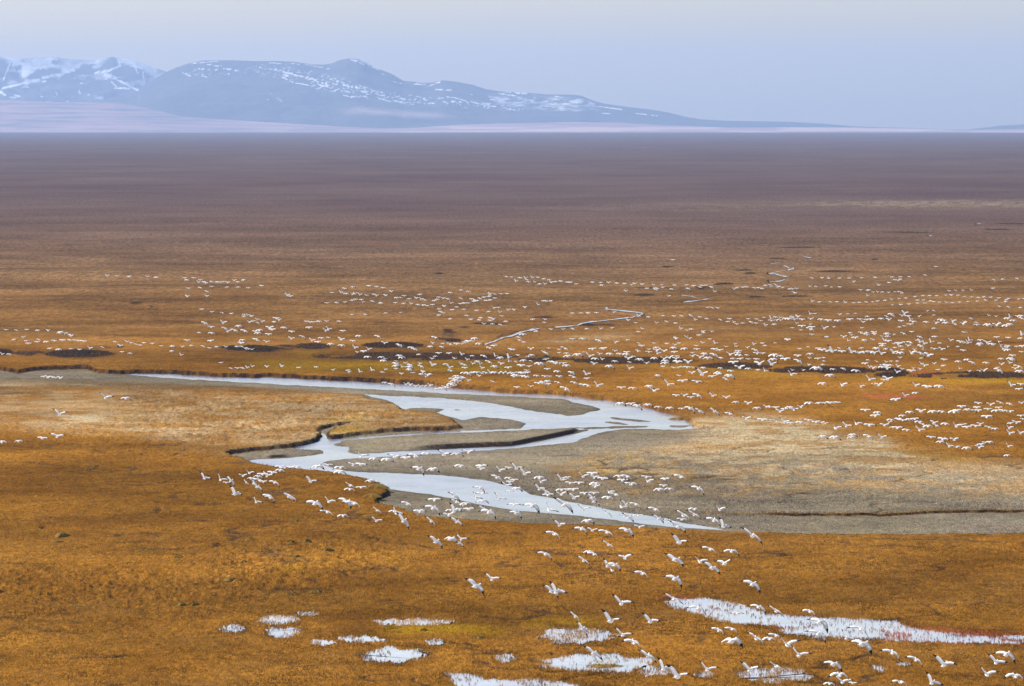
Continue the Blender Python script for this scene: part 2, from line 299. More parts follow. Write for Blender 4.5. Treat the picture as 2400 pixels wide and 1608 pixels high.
# narrow peat cracks running across the foreground
cr = fbm(X / 16 + 40, Y / 18, 3, 131); crk = np.clip(1.3 - np.abs(cr - .5) * 45, 0, 1) * sstep(.50, .60, fbm(X / 9, Y / 30, 2, 141))
cr2 = fbm(X / 30 + 9, Y / 26, 3, 133); crk = np.maximum(crk, np.clip(1.2 - np.abs(cr2 - .47) * 90, 0, 1) * sstep(.46, .56, fbm(X / 14, Y / 30, 2, 143)))
Z = Z - .14 * crk * (1 - F) * (py0 > 1040) * (1 - pondw)
dk = np.maximum(dk, crk * .75 * (py0 > 1040) * (1 - F))
V = np.stack([X, Y, Z], -1).reshape(-1, 3)
ground = None
def ground_material(name='tundra_soil'):
    m = NT(name)
    geo = m.n('ShaderNodeNewGeometry'); pos = geo.outputs['Position']
    mp = m.n('ShaderNodeMapping'); mp.inputs['Scale'].default_value = (1, .38, 1); m.l(pos, mp.inputs[0]); st = mp.outputs[0]
    a = m.attr('soil_a'); sa = m.n('ShaderNodeSeparateColor'); m.l(a.outputs['Color'], sa.inputs[0])
    b = m.attr('soil_b'); sb = m.n('ShaderNodeSeparateColor'); m.l(b.outputs['Color'], sb.inputs[0])
    c = m.attr('soil_c'); sc = m.n('ShaderNodeSeparateColor'); m.l(c.outputs['Color'], sc.inputs[0])
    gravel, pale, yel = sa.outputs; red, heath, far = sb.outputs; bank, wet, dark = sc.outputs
    n1 = m.noise(st, .045, 6, .65); n2 = m.noise(st, .6, 5, .7); mq = m.n('ShaderNodeMapping'); mq.inputs['Scale'].default_value = (1, .16, 1); m.l(pos, mq.inputs[0]); n3 = m.noise(mq.outputs[0], 2.2, 3, .8); n4 = m.noise(mq.outputs[0], 6, 2, .85); nb = m.noise(st, .009, 5, .6)
    o = m.mix(m.ramp(n1, .35, .65), (.150, .062, .007), (.244, .110, .015))
    o = m.mix(m.ramp(n2, .45, .75), o, (.105, .046, .010))
    o = m.mix(m.math('MULTIPLY', m.ramp(nb, .5, .72), .5), o, (.135, .072, .020))
    o = m.mix(m.math('MULTIPLY', yel, m.ramp(n2, .2, .5)), o, (.29, .165, .006))
    h = m.mix(m.ramp(n1, .3, .7), (.098, .058, .029), (.160, .094, .043))
    o = m.mix(m.math('MULTIPLY', heath, .85), o, h)
    nl = m.noise(st, .0035, 12, .72)
    f = m.mix(m.ramp(nl, .38, .62), (.070, .045, .042), (.098, .065, .056))
    o = m.mix(far, o, f)
    pn = m.math('MULTIPLY', pale, m.ramp(n2, .1, .55))
    o = m.mix(pn, o, (.31, .245, .145))
    gr = m.mix(m.ramp(n4, .35, .65), (.064, .050, .033), (.258, .212, .148))
    gr = m.mix(m.ramp(n2, .35, .7), gr, (.122, .100, .073))
    gr = m.mix(m.math('MULTIPLY', m.ramp(n1, .42, .62), .45), gr, (.20, .165, .095))
    gr = m.mix(m.math('MULTIPLY', wet, .5), gr, (.07, .062, .052))
    o = m.mix(gravel, o, gr)
    o = m.mix(m.math('MULTIPLY', red, m.ramp(n2, .35, .6)), o, (.27, .05, .035))
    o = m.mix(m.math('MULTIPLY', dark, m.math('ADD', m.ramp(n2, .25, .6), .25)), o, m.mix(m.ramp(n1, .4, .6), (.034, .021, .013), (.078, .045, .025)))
    o = m.mix(bank, o, (.022, .014, .010))  # near-black peat, the shade of the bank face mixed into its colour
    fine = m.ramp(m.math('ADD', m.math('MULTIPLY', n3, .45), m.math('MULTIPLY', n4, .55)), .36, .64)
    v = m.math('ADD', m.math('MULTIPLY', fine, 1.15), .45)
    cc = m.n('ShaderNodeCombineColor'); [m.l(v, cc.inputs[i]) for i in range(3)]
    o = m.mix(1.0, o, cc.outputs[0], 'MULTIPLY')
    pz = m.noise(pos, .006, 12, .78); pv_ = m.math('ADD', m.math('MULTIPLY', m.ramp(pz, .38, .62), .85), .56)
    mf = m.n('ShaderNodeMapping'); mf.inputs['Scale'].default_value = (1, .12, 1); m.l(pos, mf.inputs[0])
    gf = m.ramp(m.noise(mf.outputs[0], .55, 3, .9), .32, .68); gf2 = m.math('ADD', m.math('MULTIPLY', m.math('SUBTRACT', gf, .5), m.math('ADD', m.math('MULTIPLY', heath, .9), .15)), 1.0)
    pv_ = m.math('ADD', m.math('MULTIPLY', m.math('SUBTRACT', pv_, 1.0), m.math('SUBTRACT', 1.0, m.math('MULTIPLY', far, .72))), 1.0); pv_ = m.math('MULTIPLY', pv_, gf2)
    cd = m.n('ShaderNodeCombineColor'); [m.l(pv_, cd.inputs[i]) for i in range(3)]
    o = m.mix(1.0, o, cd.outputs[0], 'MULTIPLY')
    bs = m.n('ShaderNodeBsdfDiffuse'); m.l(o, bs.inputs['Color'])
    bu = m.n('ShaderNodeBump'); bu.inputs['Strength'].default_value = .8; bu.inputs['Distance'].default_value = .16
    m.l(m.math('ADD', n3, m.math('MULTIPLY', n2, .8)), bu.inputs['Height']); m.l(bu.outputs[0], bs.inputs['Normal'])
    m.l(bs.outputs[0], m.out.inputs[0]); return m.m
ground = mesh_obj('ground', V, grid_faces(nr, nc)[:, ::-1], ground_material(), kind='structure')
one = np.ones_like(X)
def fix(v): return np.clip(v, 0, 1)
cattr(ground, 'soil_a', np.stack([fix(gravel), fix(pale * (1 - .0 * F)), fix(yel), one], -1).reshape(-1, 4))
cattr(ground, 'soil_b', np.stack([fix(red), fix(heath), fix(far), one], -1).reshape(-1, 4))
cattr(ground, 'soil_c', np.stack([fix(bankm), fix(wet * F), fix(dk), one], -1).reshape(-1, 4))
# lookup of ground height at photo pixels (z=0 plane coordinates)
def gz(xs, ys):
    """ground height at world points (bilinear on the grid)"""
    u = xs / ys
    ci = np.interp(u, ucol, np.arange(nc)); ri = np.interp(-ys, -Yr, np.arange(nr))
    c0 = np.clip(np.floor(ci).astype(int), 0, nc - 2); r0 = np.clip(np.floor(ri).astype(int), 0, nr - 2)
    fc = ci - c0; fr = ri - r0
    return (Z[r0, c0] * (1 - fc) + Z[r0, c0 + 1] * fc) * (1 - fr) + (Z[r0 + 1, c0] * (1 - fc) + Z[r0 + 1, c0 + 1] * fc) * fr
def gmask(M, xs, ys):
    u = xs / ys
    ci = np.clip(np.rint(np.interp(u, ucol, np.arange(nc))).astype(int), 0, nc - 1); ri = np.clip(np.rint(np.interp(-ys, -Yr, np.arange(nr))).astype(int), 0, nr - 1)
    return M[ri, ci]

# ---------------------------------------------------------------- water
def water_material(name, rough, wave, base):
    m = NT(name)
    geo = m.n('ShaderNodeNewGeometry'); mp = m.n('ShaderNodeMapping'); mp.inputs['Scale'].default_value = (1, .6, 1)
    m.l(geo.outputs['Position'], mp.inputs[0])
    n = m.math('ADD', m.noise(mp.outputs[0], .8, 4, .6), m.math('MULTIPLY', m.noise(mp.outputs[0], 5, 2, .6), .3))
    bu = m.n('ShaderNodeBump'); bu.inputs['Strength'].default_value = wave; bu.inputs['Distance'].default_value = .05; m.l(n, bu.inputs['Height'])
    bs = m.n('ShaderNodeBsdfPrincipled'); bs.inputs['IOR'].default_value = 1.333
    m.l(m.mix(m.ramp(m.noise(mp.outputs[0], .12, 6, .75), .42, .62), tuple(v * .65 for v in base), base), bs.inputs['Base Color'])
    big = m.noise(mp.outputs[0], .05, 4, .6)
    m.l(m.ramp(big, .3, .7), bs.inputs['Roughness'])
    mr = bs.inputs['Roughness'].links[0].from_node; mr.inputs[3].default_value = rough * .6; mr.inputs[4].default_value = rough * 1.5
    bs.inputs['Specular IOR Level'].default_value = .9
    m.l(bu.outputs[0], bs.inputs['Normal']); m.l(bs.outputs[0], m.out.inputs[0]); return m.m
WM = water_material('river_water', .14, .25, (.24, .215, .30))
PM = water_material('pond_water', .12, .10, (.40, .37, .46))
def flat_grid_sheet(name, mask_poly_px, z, mat, label=None):
    import bmesh
    bm = bmesh.new()
    for poly in mask_poly_px:
        xs, ys = unproj([p[0] for p in poly], [p[1] for p in poly], z)
        vs = [bm.verts.new((x, y, z)) for x, y in zip(xs, ys)]
        f = bm.faces.new(vs)
        if f.calc_area() > 0:
            f.normal_update()
            if f.normal.z < 0: f.normal_flip()
    bmesh.ops.triangulate(bm, faces=bm.faces[:])
    me = bpy.data.meshes.new(name); bm.to_mesh(me); bm.free(); me.materials.append(mat)
    o = bpy.data.objects.new(name, me); C.objects.link(o); o['kind'] = 'structure'; return o
# river: one sheet lying a little below the bars; the bars rise through it
flat_grid_sheet('river_water', [[(150,866),(1720,866),(1900,1262),(500,1262)]], ZW, WM)
for pl, wd in CREEKS:
    P = np.array(pl, float); L = []; Rr = []
    # densify
    Q = []
    for a, b in zip(P[:-1], P[1:]):
        for t in np.linspace(0, 1, 6)[:-1]: Q.append(a * (1 - t) + b * t)
    Q.append(P[-1]); Q = np.array(Q)
    Q[:, 0] += (fbm(Q[:, 0] * .2, Q[:, 1] * .5, 2, 3) - .5) * 3
    T = np.gradient(Q, axis=0); T /= np.linalg.norm(T, axis=1)[:, None] + 1e-9
    N = np.stack([-T[:, 1], T[:, 0]], 1)
    wv = wd * .36 * (.2 + 1.5 * vnoise(Q[:, 0] * .13, Q[:, 1] * .2, 7)); wv[0] *= .4; wv[-1] *= .4
    A = Q + N * wv[:, None]; B = Q - N * wv[:, None]
    xa, ya = unproj(A[:, 0], A[:, 1], -.05); xb, yb = unproj(B[:, 0], B[:, 1], -.05)
    n = len(Q); VV = np.concatenate([np.stack([xa, ya, np.full(n, -.05)], 1), np.stack([xb, yb, np.full(n, -.05)], 1)])
    FF = [(i, i + 1, n + i + 1, n + i) for i in range(n - 1)]
    mesh_obj('creek_water', VV, FF, WM, kind='structure')
for poly, g, nm in PONDS:
    # smooth, ragged outline
    P = np.array(poly, float); Q = []
    for a, b in zip(P, np.roll(P, -1, 0)):
        L_ = max(2, int(np.hypot(*(a - b)) / 2.2)); [Q.append(a * (1 - t) + b * t) for t in np.arange(L_) / L_]
    Q = np.array(Q); Q[:, 1] += (vnoise(Q[:, 0] * .15, Q[:, 1] * .3, 5) - .5) * 3 + rng.normal(0, 1.5, len(Q)) * (np.abs(np.gradient(Q[:, 0])) / 2.2).clip(0, 1) ** 4 + (vnoise(Q[:, 0] * .05, Q[:, 1] * .1, 15) - .5) * 6; Q[:, 0] += (vnoise(Q[:, 0] * .04, Q[:, 1] * .08, 8) - .5) * 10
    flat_grid_sheet('pond_water', [[tuple(q) for q in Q]], -.02, PM)
# ---------------------------------------------------------------- far hills and mountains
def interp(pl, x):
    P = np.array(pl, float); P = P[np.argsort(P[:, 0])]; return np.interp(x, P[:, 0], P[:, 1])
PROF_C = [(-900,226),(0,234),(115,239.5),(269,240),(346,253),(423,272),(500,279),(654,288),(807,297),(900,301),(954,300.5),(1069,293),(1165,289.5),(1338,286.5),(1454,287.5),(1569,294),(1700,299),(1850,298.5),(2000,299),(2130,301),(2250,305),(2400,302),(3300,296)]
PROF_B = [(-900,260),(150,250),(300,222),(323,214.6),(334,203),(358,188),(388,170),(415,158),(442,149),(477,142),(538,141.5),(600,143.5),(654,143.5),(692,145.4),(730,151),(757,152),(777,149),(796,141.5),(815,137.7),(838,138),(853.5,143.4),(873,155),(884.6,160.7),(915,172),(946,189.6),(969,191.5),(992,195),(1015,193.4),(1038,188.4),(1069,191.5),(1107.6,199),(1138,209),(1169,214),(1223,216.5),(1280,221.5),(1338,222),(1361,224),(1384,234),(1415,243),(1473,251),(1530,257.6),(1569,264.5),(1607,274),(1646,280),(1700,283),(1769,284),(1846,285.7),(1923,289.5),(2000,296),(2038,297.6),(2153,300.5),(2253,306),(2300,300),(2346,294.5),(2400,291.5),(2600,286),(3300,280)]
PROF_A = [(-900,140),(-60,138),(0,132),(23,134),(45,139),(88,134),(127,133),(154,137),(200,140),(227,141.5),(246,137),(265,133),(284.5,137.7),(319,143),(346,153),(369,161),(400,172),(500,190),(700,230),(900,300),(3300,330)]
def range_mesh(name, prof, Y0, Y1, Yb, z0, shape, rugged, ncx, nry, mat, seed, xr=(-700, 3100)):
    ys = np.concatenate([np.linspace(Y0, Y1, nry), np.linspace(Y1, Yb, 14)[1:]])
    us = (np.linspace(xr[0], xr[1], ncx) - CXP) / FPX
    yy = np.repeat(ys[:, None], ncx, 1); xx = us[None, :] * Y1 * np.ones_like(yy) * (0.5 + .5 * yy / Y1)
    pxr = CXP + FPX * xx / yy
    top = CAMZ + (HY - interp(prof, pxr)) / FPX * Y1
    t = np.clip((Y1 - yy) / (Y1 - Y0), 0, 1)
    back = np.clip((yy - Y1) / (Yb - Y1), 0, 1)
    g = shape(t, xx) * (1 - sstep(0, 1, back) * .9)
    zz = z0 + (top - z0) * g
    rid = 1 - np.abs(2 * fbm(xx / 900 + .00012 * yy, yy / 1700, 5, seed) - 1)
    zz = zz - rugged * (top - z0).clip(0) * (rid - .15) * sstep(0, .12, t) * sstep(1.0, .75, t) 
    V = np.stack([xx, yy, zz], -1).reshape(-1, 3)
    o = mesh_obj(name, V, grid_faces(*xx.shape), mat, kind='structure')
    return o, xx, yy, zz, t
def hill_material(name, cols, snow=True):
    m = NT(name)
    geo = m.n('ShaderNodeNewGeometry'); pos = geo.outputs['Position']
    n1 = m.noise(pos, .0012, 6, .6); n2 = m.noise(pos, .012, 4, .7)
    o = m.mix(m.ramp(n1, .35, .65), cols[0], cols[1]); o = m.mix(m.math('MULTIPLY', m.ramp(n2, .4, .7), .4), o, cols[2])
    if snow:
        a = m.attr('snow'); s = m.math('ADD', a.outputs['Fac'], m.math('MULTIPLY', m.math('SUBTRACT', n2, .5), .9))
        o = m.mix(m.math('MULTIPLY', m.ramp(s, .30, .85), .8), o, (.80, .83, .88))
    sk = m.attr('streak'); sks = m.n('ShaderNodeSeparateColor'); m.l(sk.outputs['Color'], sks.inputs[0]); o = m.mix(m.math('MULTIPLY', sks.outputs[0], .7), o, (.10, .09, .13))
    tn = m.attr('tan'); o = m.mix(tn.outputs['Fac'], o, (.40, .29, .27))
    bs = m.n('ShaderNodeBsdfPrincipled'); m.l(o, bs.inputs['Base Color']); bs.inputs['Roughness'].default_value = .95; bs.inputs['Specular IOR Level'].default_value = .1
    m.l(bs.outputs[0], m.out.inputs[0]); return m.m
def strokes(px, py, segs, k=1.0, soft=1.3):
    M = np.zeros_like(px)
    for a, b, c, d, wd in segs:
        sel = (px > min(a, c) - 8) & (px < max(a, c) + 8) & (py > min(b, d) - 6) & (py < max(b, d) + 6)
        if not sel.any(): continue
        qx = px[sel]; qy = py[sel]; L = (c - a) ** 2 + (d - b) ** 2 + 1e-6
        t = np.clip(((qx - a) * (c - a) + (qy - b) * (d - b)) / L, 0, 1)
        ds = np.hypot((qx - a - t * (c - a)), (qy - b - t * (d - b)) * 1.15)
        M[sel] = np.maximum(M[sel], k * sstep(wd * .5 + soft, wd * .5 - .3, ds))
    return M
def T(segs, ox, oy, s=2.601): return [(a / s + ox, b / s + oy, c / s + ox, d / s + oy, e / s) for a, b, c, d, e in segs]
# foothills
cm = hill_material('foothill_heath', ((.22,.155,.17),(.33,.22,.22),(.15,.115,.14)), False)
o, xx, yy, zz, t = range_mesh('foothills', PROF_C, 39600, 46000, 49000, -3, lambda t, x: (1 - t) ** 1.25, .10, 700, 130, cm, 11)
px, py = proj(xx, yy, zz)
zs = fbm(px / 120 + py / 14, py / 3.2 - px / 260, 4, 43); bl = fbm(px / 160, py / 5, 4, 3); cattr(o, 'streak', np.stack([sstep(.45, .62, zs) * sstep(1100, 300, px)] * 3 + [np.ones_like(px)], -1).reshape(-1, 4)); fattr(o, 'tan', np.clip(sstep(.5, .62, bl) * .8 * sstep(500, 1000, px) + .25 * sstep(.5, .7, bl), 0, 1)); 
# main range
bmat = hill_material('mountain_rock', ((.050,.060,.070),(.085,.085,.085),(.035,.042,.052)))
o, xx, yy, zz, t = range_mesh('mountain_range', PROF_B, 45500, 52000, 56000, 4, lambda t, x: (1 - sstep(0, 1, t)) * .55 + (1 - t) * .45, .20, 1500, 150, bmat, 23)
px, py = proj(xx, yy, zz)
SB = T([(1170,178,1330,165,4),(1260,185,1350,194,6),(1290,222,1370,210,9),(1380,210,1440,222,7),(1440,228,1500,232,7),(1230,257,1260,262,8),(1210,210,1280,218,5),(1120,240,1160,255,6),(1560,195,1620,215,6),(1630,210,1700,224,11),(1700,222,1870,268,12),(1720,262,1750,278,9),(1780,292,1880,312,8),(1870,255,1940,292,6),(1950,310,2020,328,9),(2030,302,2080,318,7),(2100,308,2130,320,9),(2100,345,2130,355,7),(2090,370,2150,388,7),(2170,320,2190,332,9),(2210,345,2240,358,8),(2290,365,2341,374,7),(2290,385,2341,398,6),(1640,176,1830,183,5),(1860,185,2010,212,5),(1650,362,1662,372,5),(1620,395,1640,402,5),(1685,388,1720,410,7),(1110,235,1135,240,5),(1390,240,1400,242,5),(2140,155,2290,210,6)], 0, 80) + \
 T([(60,158,120,160,4),(120,160,225,216,13),(100,172,160,172,4),(250,240,270,255,6),(300,285,360,302,6),(10,310,50,322,8),(90,320,110,330,8),(120,347,155,358,9),(0,345,20,352,6),(30,375,60,385,6),(60,380,110,385,5),(135,378,165,388,6),(210,365,240,375,7),(220,388,300,412,7),(320,407,380,420,7),(425,425,440,430,5),(440,305,510,308,8),(520,320,600,295,7),(575,338,670,342,10),(640,382,700,390,6),(695,390,720,395,6),(730,398,765,410,6),(790,412,880,434,7),(895,430,905,434,6),(910,398,940,402,8),(960,362,1060,376,9),(1070,362,1130,366,8),(990,352,1130,360,6),(1175,385,1190,388,5),(1300,378,1345,386,7),(1530,435,1710,460,9),(1590,482,1640,485,6),(1800,484,1860,490,7),(1890,495,1925,498,7),(460,300,480,310,9),(1030,455,1050,460,6),(780,365,800,370,5),(330,295,370,300,5),(1240,410,1260,414,5),(620,410,632,412,4),(560,300,600,290,4)], 800, 80)
zone = blur(inpoly(px, py, [(1140,218),(1330,226),(1400,240),(1440,262),(1300,262),(1180,250),(1130,232)]).astype(float), 6, 8)
sp_ = sstep(.53, .68, fbm(px / 5, py / 2.2, 3, 77))
band = blur(inpoly(px, py, [(410,160),(620,150),(760,170),(900,215),(1100,235),(1250,250),(1240,262),(950,245),(760,215),(600,170),(440,182)]).astype(float), 5, 8)
SB = [(a, b, c_, d_, max(1.0, e_ * .62)) for a, b, c_, d_, e_ in SB]
sn = np.maximum(strokes(px, py, SB, 1.0, 1.0) * (.35 + 1.1 * sstep(.3, .6, fbm(px / 4, py / 2.2, 2, 88))), .62 * zone * fbm(px / 14, py / 4, 3, 5) * 1.5)
sn = np.maximum(sn, sp_ * band * .9)
fattr(o, 'snow', np.clip(sn, 0, 1))
tn = blur(inpoly(px, py, [(805,253),(870,256),(960,262),(1030,268),(1070,273),(1000,273),(900,269),(830,261)]).astype(float), 3, 8) * .85
fattr(o, 'tan', np.clip(tn, 0, 1))
# snowy mountains far left
amat = hill_material('snowy_rock', ((.050,.060,.075),(.080,.085,.095),(.04,.05,.06)))
o, xx, yy, zz, t = range_mesh('snowy_mountains', PROF_A, 52500, 60000, 64000, 30, lambda t, x: (1 - t) ** .9, .42, 900, 170, amat, 37, (-900, 1100))
px, py = proj(xx, yy, zz)
n = fbm(px / 26 + py / 30, py / 12, 4, 9)
s = sstep(.50, .66, n + (188 - py) / 260)
def blob(P, b=4): return blur(inpoly(px, py, [(a / 2.601, c / 2.601 + 80) for a, c in P]).astype(float), b, b)
for P, v in (([(-20,135),(60,170),(70,195),(20,270),(-20,310)],.0),([(530,225),(600,180),(680,138),(715,150),(728,195),(650,212),(590,225)],.0),([(740,205),(770,185),(840,215),(850,280),(870,310),(800,310),(700,265),(660,240)],.12),([(120,290),(250,240),(400,165),(420,175),(300,235),(150,300)],.1),([(180,180),(330,170),(380,150),(250,210),(90,215)],.15),([(870,235),(1000,235),(900,310),(850,330)],.1),([(60,345),(440,245),(600,250),(700,300),(830,350),(700,385),(100,395)],.08)):
    k = blob(P); s = s * (1 - k) + v * k
for P, v in (([(700,140),(830,160),(1010,235),(930,245),(840,200),(760,170)],.7),([(80,130),(400,145),(520,155),(600,160),(480,215),(400,205),(330,165),(130,190)],.5),([(60,270),(130,265),(170,290),(60,325),(0,340),(0,310)],.6)):
    k = blob(P, 3); s = s * (1 - k) + v * k
s = np.maximum(s, strokes(px, py, T([(20,330,180,290,11),(180,290,320,255,10),(320,255,450,222,9),(640,245,720,280,8),(720,280,840,342,11),(580,235,660,225,8),(660,225,740,190,9),(450,240,470,245,8),(440,262,480,270,8),(470,290,500,300,7),(260,290,280,292,8),(340,350,350,372,5),(0,350,30,370,14),(90,370,120,380,6),(145,320,175,328,6),(250,380,260,382,5),(330,382,336,385,4),(480,345,490,365,6),(535,368,545,370,5),(60,180,20,280,6),(820,190,840,240,7),(870,230,880,300,4),(680,290,710,320,8),(700,330,790,330,8),(440,383,470,380,4),(720,160,730,190,8)], 0, 80)))
fattr(o, 'snow', np.clip(s, 0, 1)); fattr(o, 'tan', np.zeros(xx.size))

# ---------------------------------------------------------------- haze: the air itself
import bmesh
bm = bmesh.new(); bmesh.ops.create_cube(bm, size=1)
hz = bpy.data.meshes.new('haze'); 
for v in bm.verts:
    v.co.x *= 60000; v.co.y = 31500 + v.co.y * 67000; v.co.z = 449 + v.co.z * 902 
bm.to_mesh(hz); bm.free()
ho = bpy.data.objects.new('haze', hz); C.objects.link(ho); ho['kind'] = 'stuff'; ho['label'] = 'thin blue haze filling the air over the plain'
hm = NT('haze_air'); pv = hm.n('ShaderNodeVolumePrincipled')
pv.inputs['Color'].default_value = (.375, .525, .86, 1); pv.inputs['Density'].default_value = 2.15e-5; pv.inputs['Anisotropy'].default_value = .25
hm.l(pv.outputs[0], hm.out.inputs['Volume']); hz.materials.append(hm.m)
# ---------------------------------------------------------------- grass and scrub
def blade_mesh(name, bx, by, bz, h, wd, lean, colr, mat, tris=3, seed=0):
    """tufts: each is a few thin bent blades"""
    n = len(bx); r = np.random.default_rng(seed); VV = []; CC = []
    for k in range(tris):
        a = r.uniform(-.45, .45, n) + r.choice([0, math.pi], n); ox = r.normal(0, 1, n) * wd * 1.1; oy = r.normal(0, 1, n) * wd * 2.2
        hh = h * r.uniform(.55, 1.1, n); ww = wd * r.uniform(.35, .75, n)
        lx = r.normal(.05, .35, n) * lean * hh; ly = r.normal(0, .3, n) * hh
        p0 = np.stack([bx + ox - np.cos(a) * ww, by + oy - np.sin(a) * ww, bz - .03], 1)
        p1 = np.stack([bx + ox + np.cos(a) * ww, by + oy + np.sin(a) * ww, bz - .03], 1)
        p2 = np.stack([bx + ox + lx, by + oy + ly, bz + hh], 1)
        VV.append(np.stack([p0, p1, p2], 1)); CC.append(np.repeat(colr[:, None, :] * r.uniform(.55, 1.5, (n, 1, 1)), 3, 1))
    V = np.concatenate(VV).reshape(-1, 3); Cc = np.concatenate(CC).reshape(-1, 3); Cc = np.concatenate([Cc, np.ones((len(Cc), 1))], 1)
    o = mesh_obj(name, V, np.arange(len(V)).reshape(-1, 3), mat, smooth=False, kind='stuff'); cattr(o, 'tint', Cc); return o
def leaf_material(name, trans=.5):
    m = NT(name); a = m.attr('tint'); d = m.n('ShaderNodeBsdfDiffuse'); t = m.n('ShaderNodeBsdfTranslucent'); x = m.n('ShaderNodeMixShader')
    m.l(a.outputs['Color'], d.inputs[0]); m.l(a.outputs['Color'], t.inputs[0]); x.inputs[0].default_value = trans
    m.l(d.outputs[0], x.inputs[1]); m.l(t.outputs[0], x.inputs[2]); m.l(x.outputs[0], m.out.inputs[0]); return m.m
GM = leaf_material('dry_sedge'); SM = leaf_material('willow_twigs', .2)
def scatter(n, x0, x1, y0, y1, seed):
    r = np.random.default_rng(seed); a = r.uniform(x0, x1, n); b = r.uniform(y0, y1, n)
    x, y = unproj(a, b); return a, b, x, y, r
# foreground sedge
a, b, x, y, r = scatter(150000, -140, 2540, 1205, 1680, 1)
for poly_, g_, nm_ in PONDS:      # the pond edges are thick with stalks
    P_ = np.array(poly_); k_ = int((P_[:, 0].ptp() if hasattr(P_, 'ptp') else np.ptp(P_[:, 0])) * np.ptp(P_[:, 1]) * .10)
    a2 = r.uniform(P_[:, 0].min() - 8, P_[:, 0].max() + 8, k_); b2 = r.uniform(P_[:, 1].min() - 4, P_[:, 1].max() + 5, k_)
    a = np.concatenate([a, a2]); b = np.concatenate([b, b2])
x, y = unproj(a, b)
Fm = gmask(F, x, y); pm = gmask(pondw, x, y); keep = (Fm < .15)
# inside ponds only as many stalks as each pond shows
for poly, g, nm in PONDS:
    ins = inpoly(a, b, poly); ed = gmask(blur(pondm, 3, 3), x, y)
    pr = np.clip(g * .7 + .02 + 1.1 * (1 - sstep(.5, .9, ed)) + .75 * gmask(red, x, y), 0, 1) * np.where(fbm(x / 2.5, y / 6, 3, 3) > .5, 1.2, .15)
    keep &= ~(ins & (r.uniform(0, 1, len(a)) > pr))
dens = fbm(x / 9, y / 22, 3, 71)
keep &= (r.uniform(0, 1, len(a)) < .35 + 1.0 * sstep(.35, .65, dens)) | (pm > .1)
a, b, x, y = a[keep], b[keep], x[keep], y[keep]; pm = gmask(pondw, x, y)
inp = gmask(pondm, x, y) > .5
rd = gmask(red, x, y); yl = gmask(yel, x, y)
n = len(x); q = r.uniform(0, 1, (n, 1)); base = np.array([.32,.158,.024]) * (1 - q) + np.array([.175,.082,.014]) * q
yc_ = np.array([.36,.22,.012]); base = base * (1 - yl[:, None]) + yc_ * yl[:, None]
rs = (rd * (r.uniform(0, 1, n) < .8))[:, None]; base = base * (1 - rs) + np.array([.36,.08,.055]) * rs
bw = (inp & (rd < .2))[:, None] & (r.uniform(0, 1, (n, 1)) < .5); base = np.where(bw, np.array([.34,.22,.10]), base)
pt = (.45 + .75 * sstep(.3, .7, fbm(x / 3.2, y / 8, 4, 35)) + .45 * (fbm(x / 22, y / 45, 3, 36) - .3))[:, None]; gb = sstep(.45, .68, fbm(x / 13, y / 30, 4, 37))[:, None] * .6
base = base * (1 - gb) + np.array([.19, .115, .045]) * gb; base = base * pt; base = base * (1 - .8 * gmask(dk, x, y)[:, None])
hgt = .06 + .20 * fbm(x / 2, y / 5, 3, 31) + .12 * (pm > .05) + .05 * r.uniform(0, 1, n)
g1 = blade_mesh('sedge_grass', x, y, np.where(inp, -.02, gz(x, y)), hgt, .045, .8, base, GM, 3, 5)
g1['label'] = 'rusty orange sedge grass covering the near tundra and pond edges'
# shorter tundra grass between and behind the channels, thicker along the cut banks
a, b, x, y, r = scatter(150000, -140, 2540, 850, 1215, 2)
Fm = gmask(F, x, y); edge = gmask(blur(F0, 2, 3), x, y) * (gmask(F0, x, y) < .5)
gv = gmask(gravel, x, y)
keep = (gmask(F0, x, y) < .5) & ((r.uniform(0, 1, len(a)) < .6 * (1 - .8 * gv)) | (edge > .02)) & (gmask(Fs, x, y) < .45)
keep &= ~((gmask(softzone, x, y) > .2) & (gv > .4) & (r.uniform(0, 1, len(a)) < .9))
a, b, x, y = a[keep], b[keep], x[keep], y[keep]; ed = edge[keep]; n = len(x); q = r.uniform(0, 1, (n, 1))
base = np.array([.32,.160,.024]) * (1 - q) + np.array([.165,.082,.014]) * q
pl_ = gmask(pale, x, y)[:, None]; base = base * (1 - pl_) + np.array([.37,.30,.18]) * pl_
yl = gmask(yel, x, y)[:, None]; base = base * (1 - yl) + np.array([.33,.20,.025]) * yl
pt = (.5 + .85 * sstep(.3, .7, fbm(x / 4, y / 10, 4, 38)))[:, None]; base = base * pt
hgt = .05 + .14 * fbm(x / 3, y / 7, 3, 33) + .22 * (ed > .02) * r.uniform(.2, 1, n)
g2 = blade_mesh('tundra_grass', x, y, gz(x, y), hgt, .07, .9, base, GM, 2, 6)
g2['label'] = 'short brown tundra grass around the river channels'
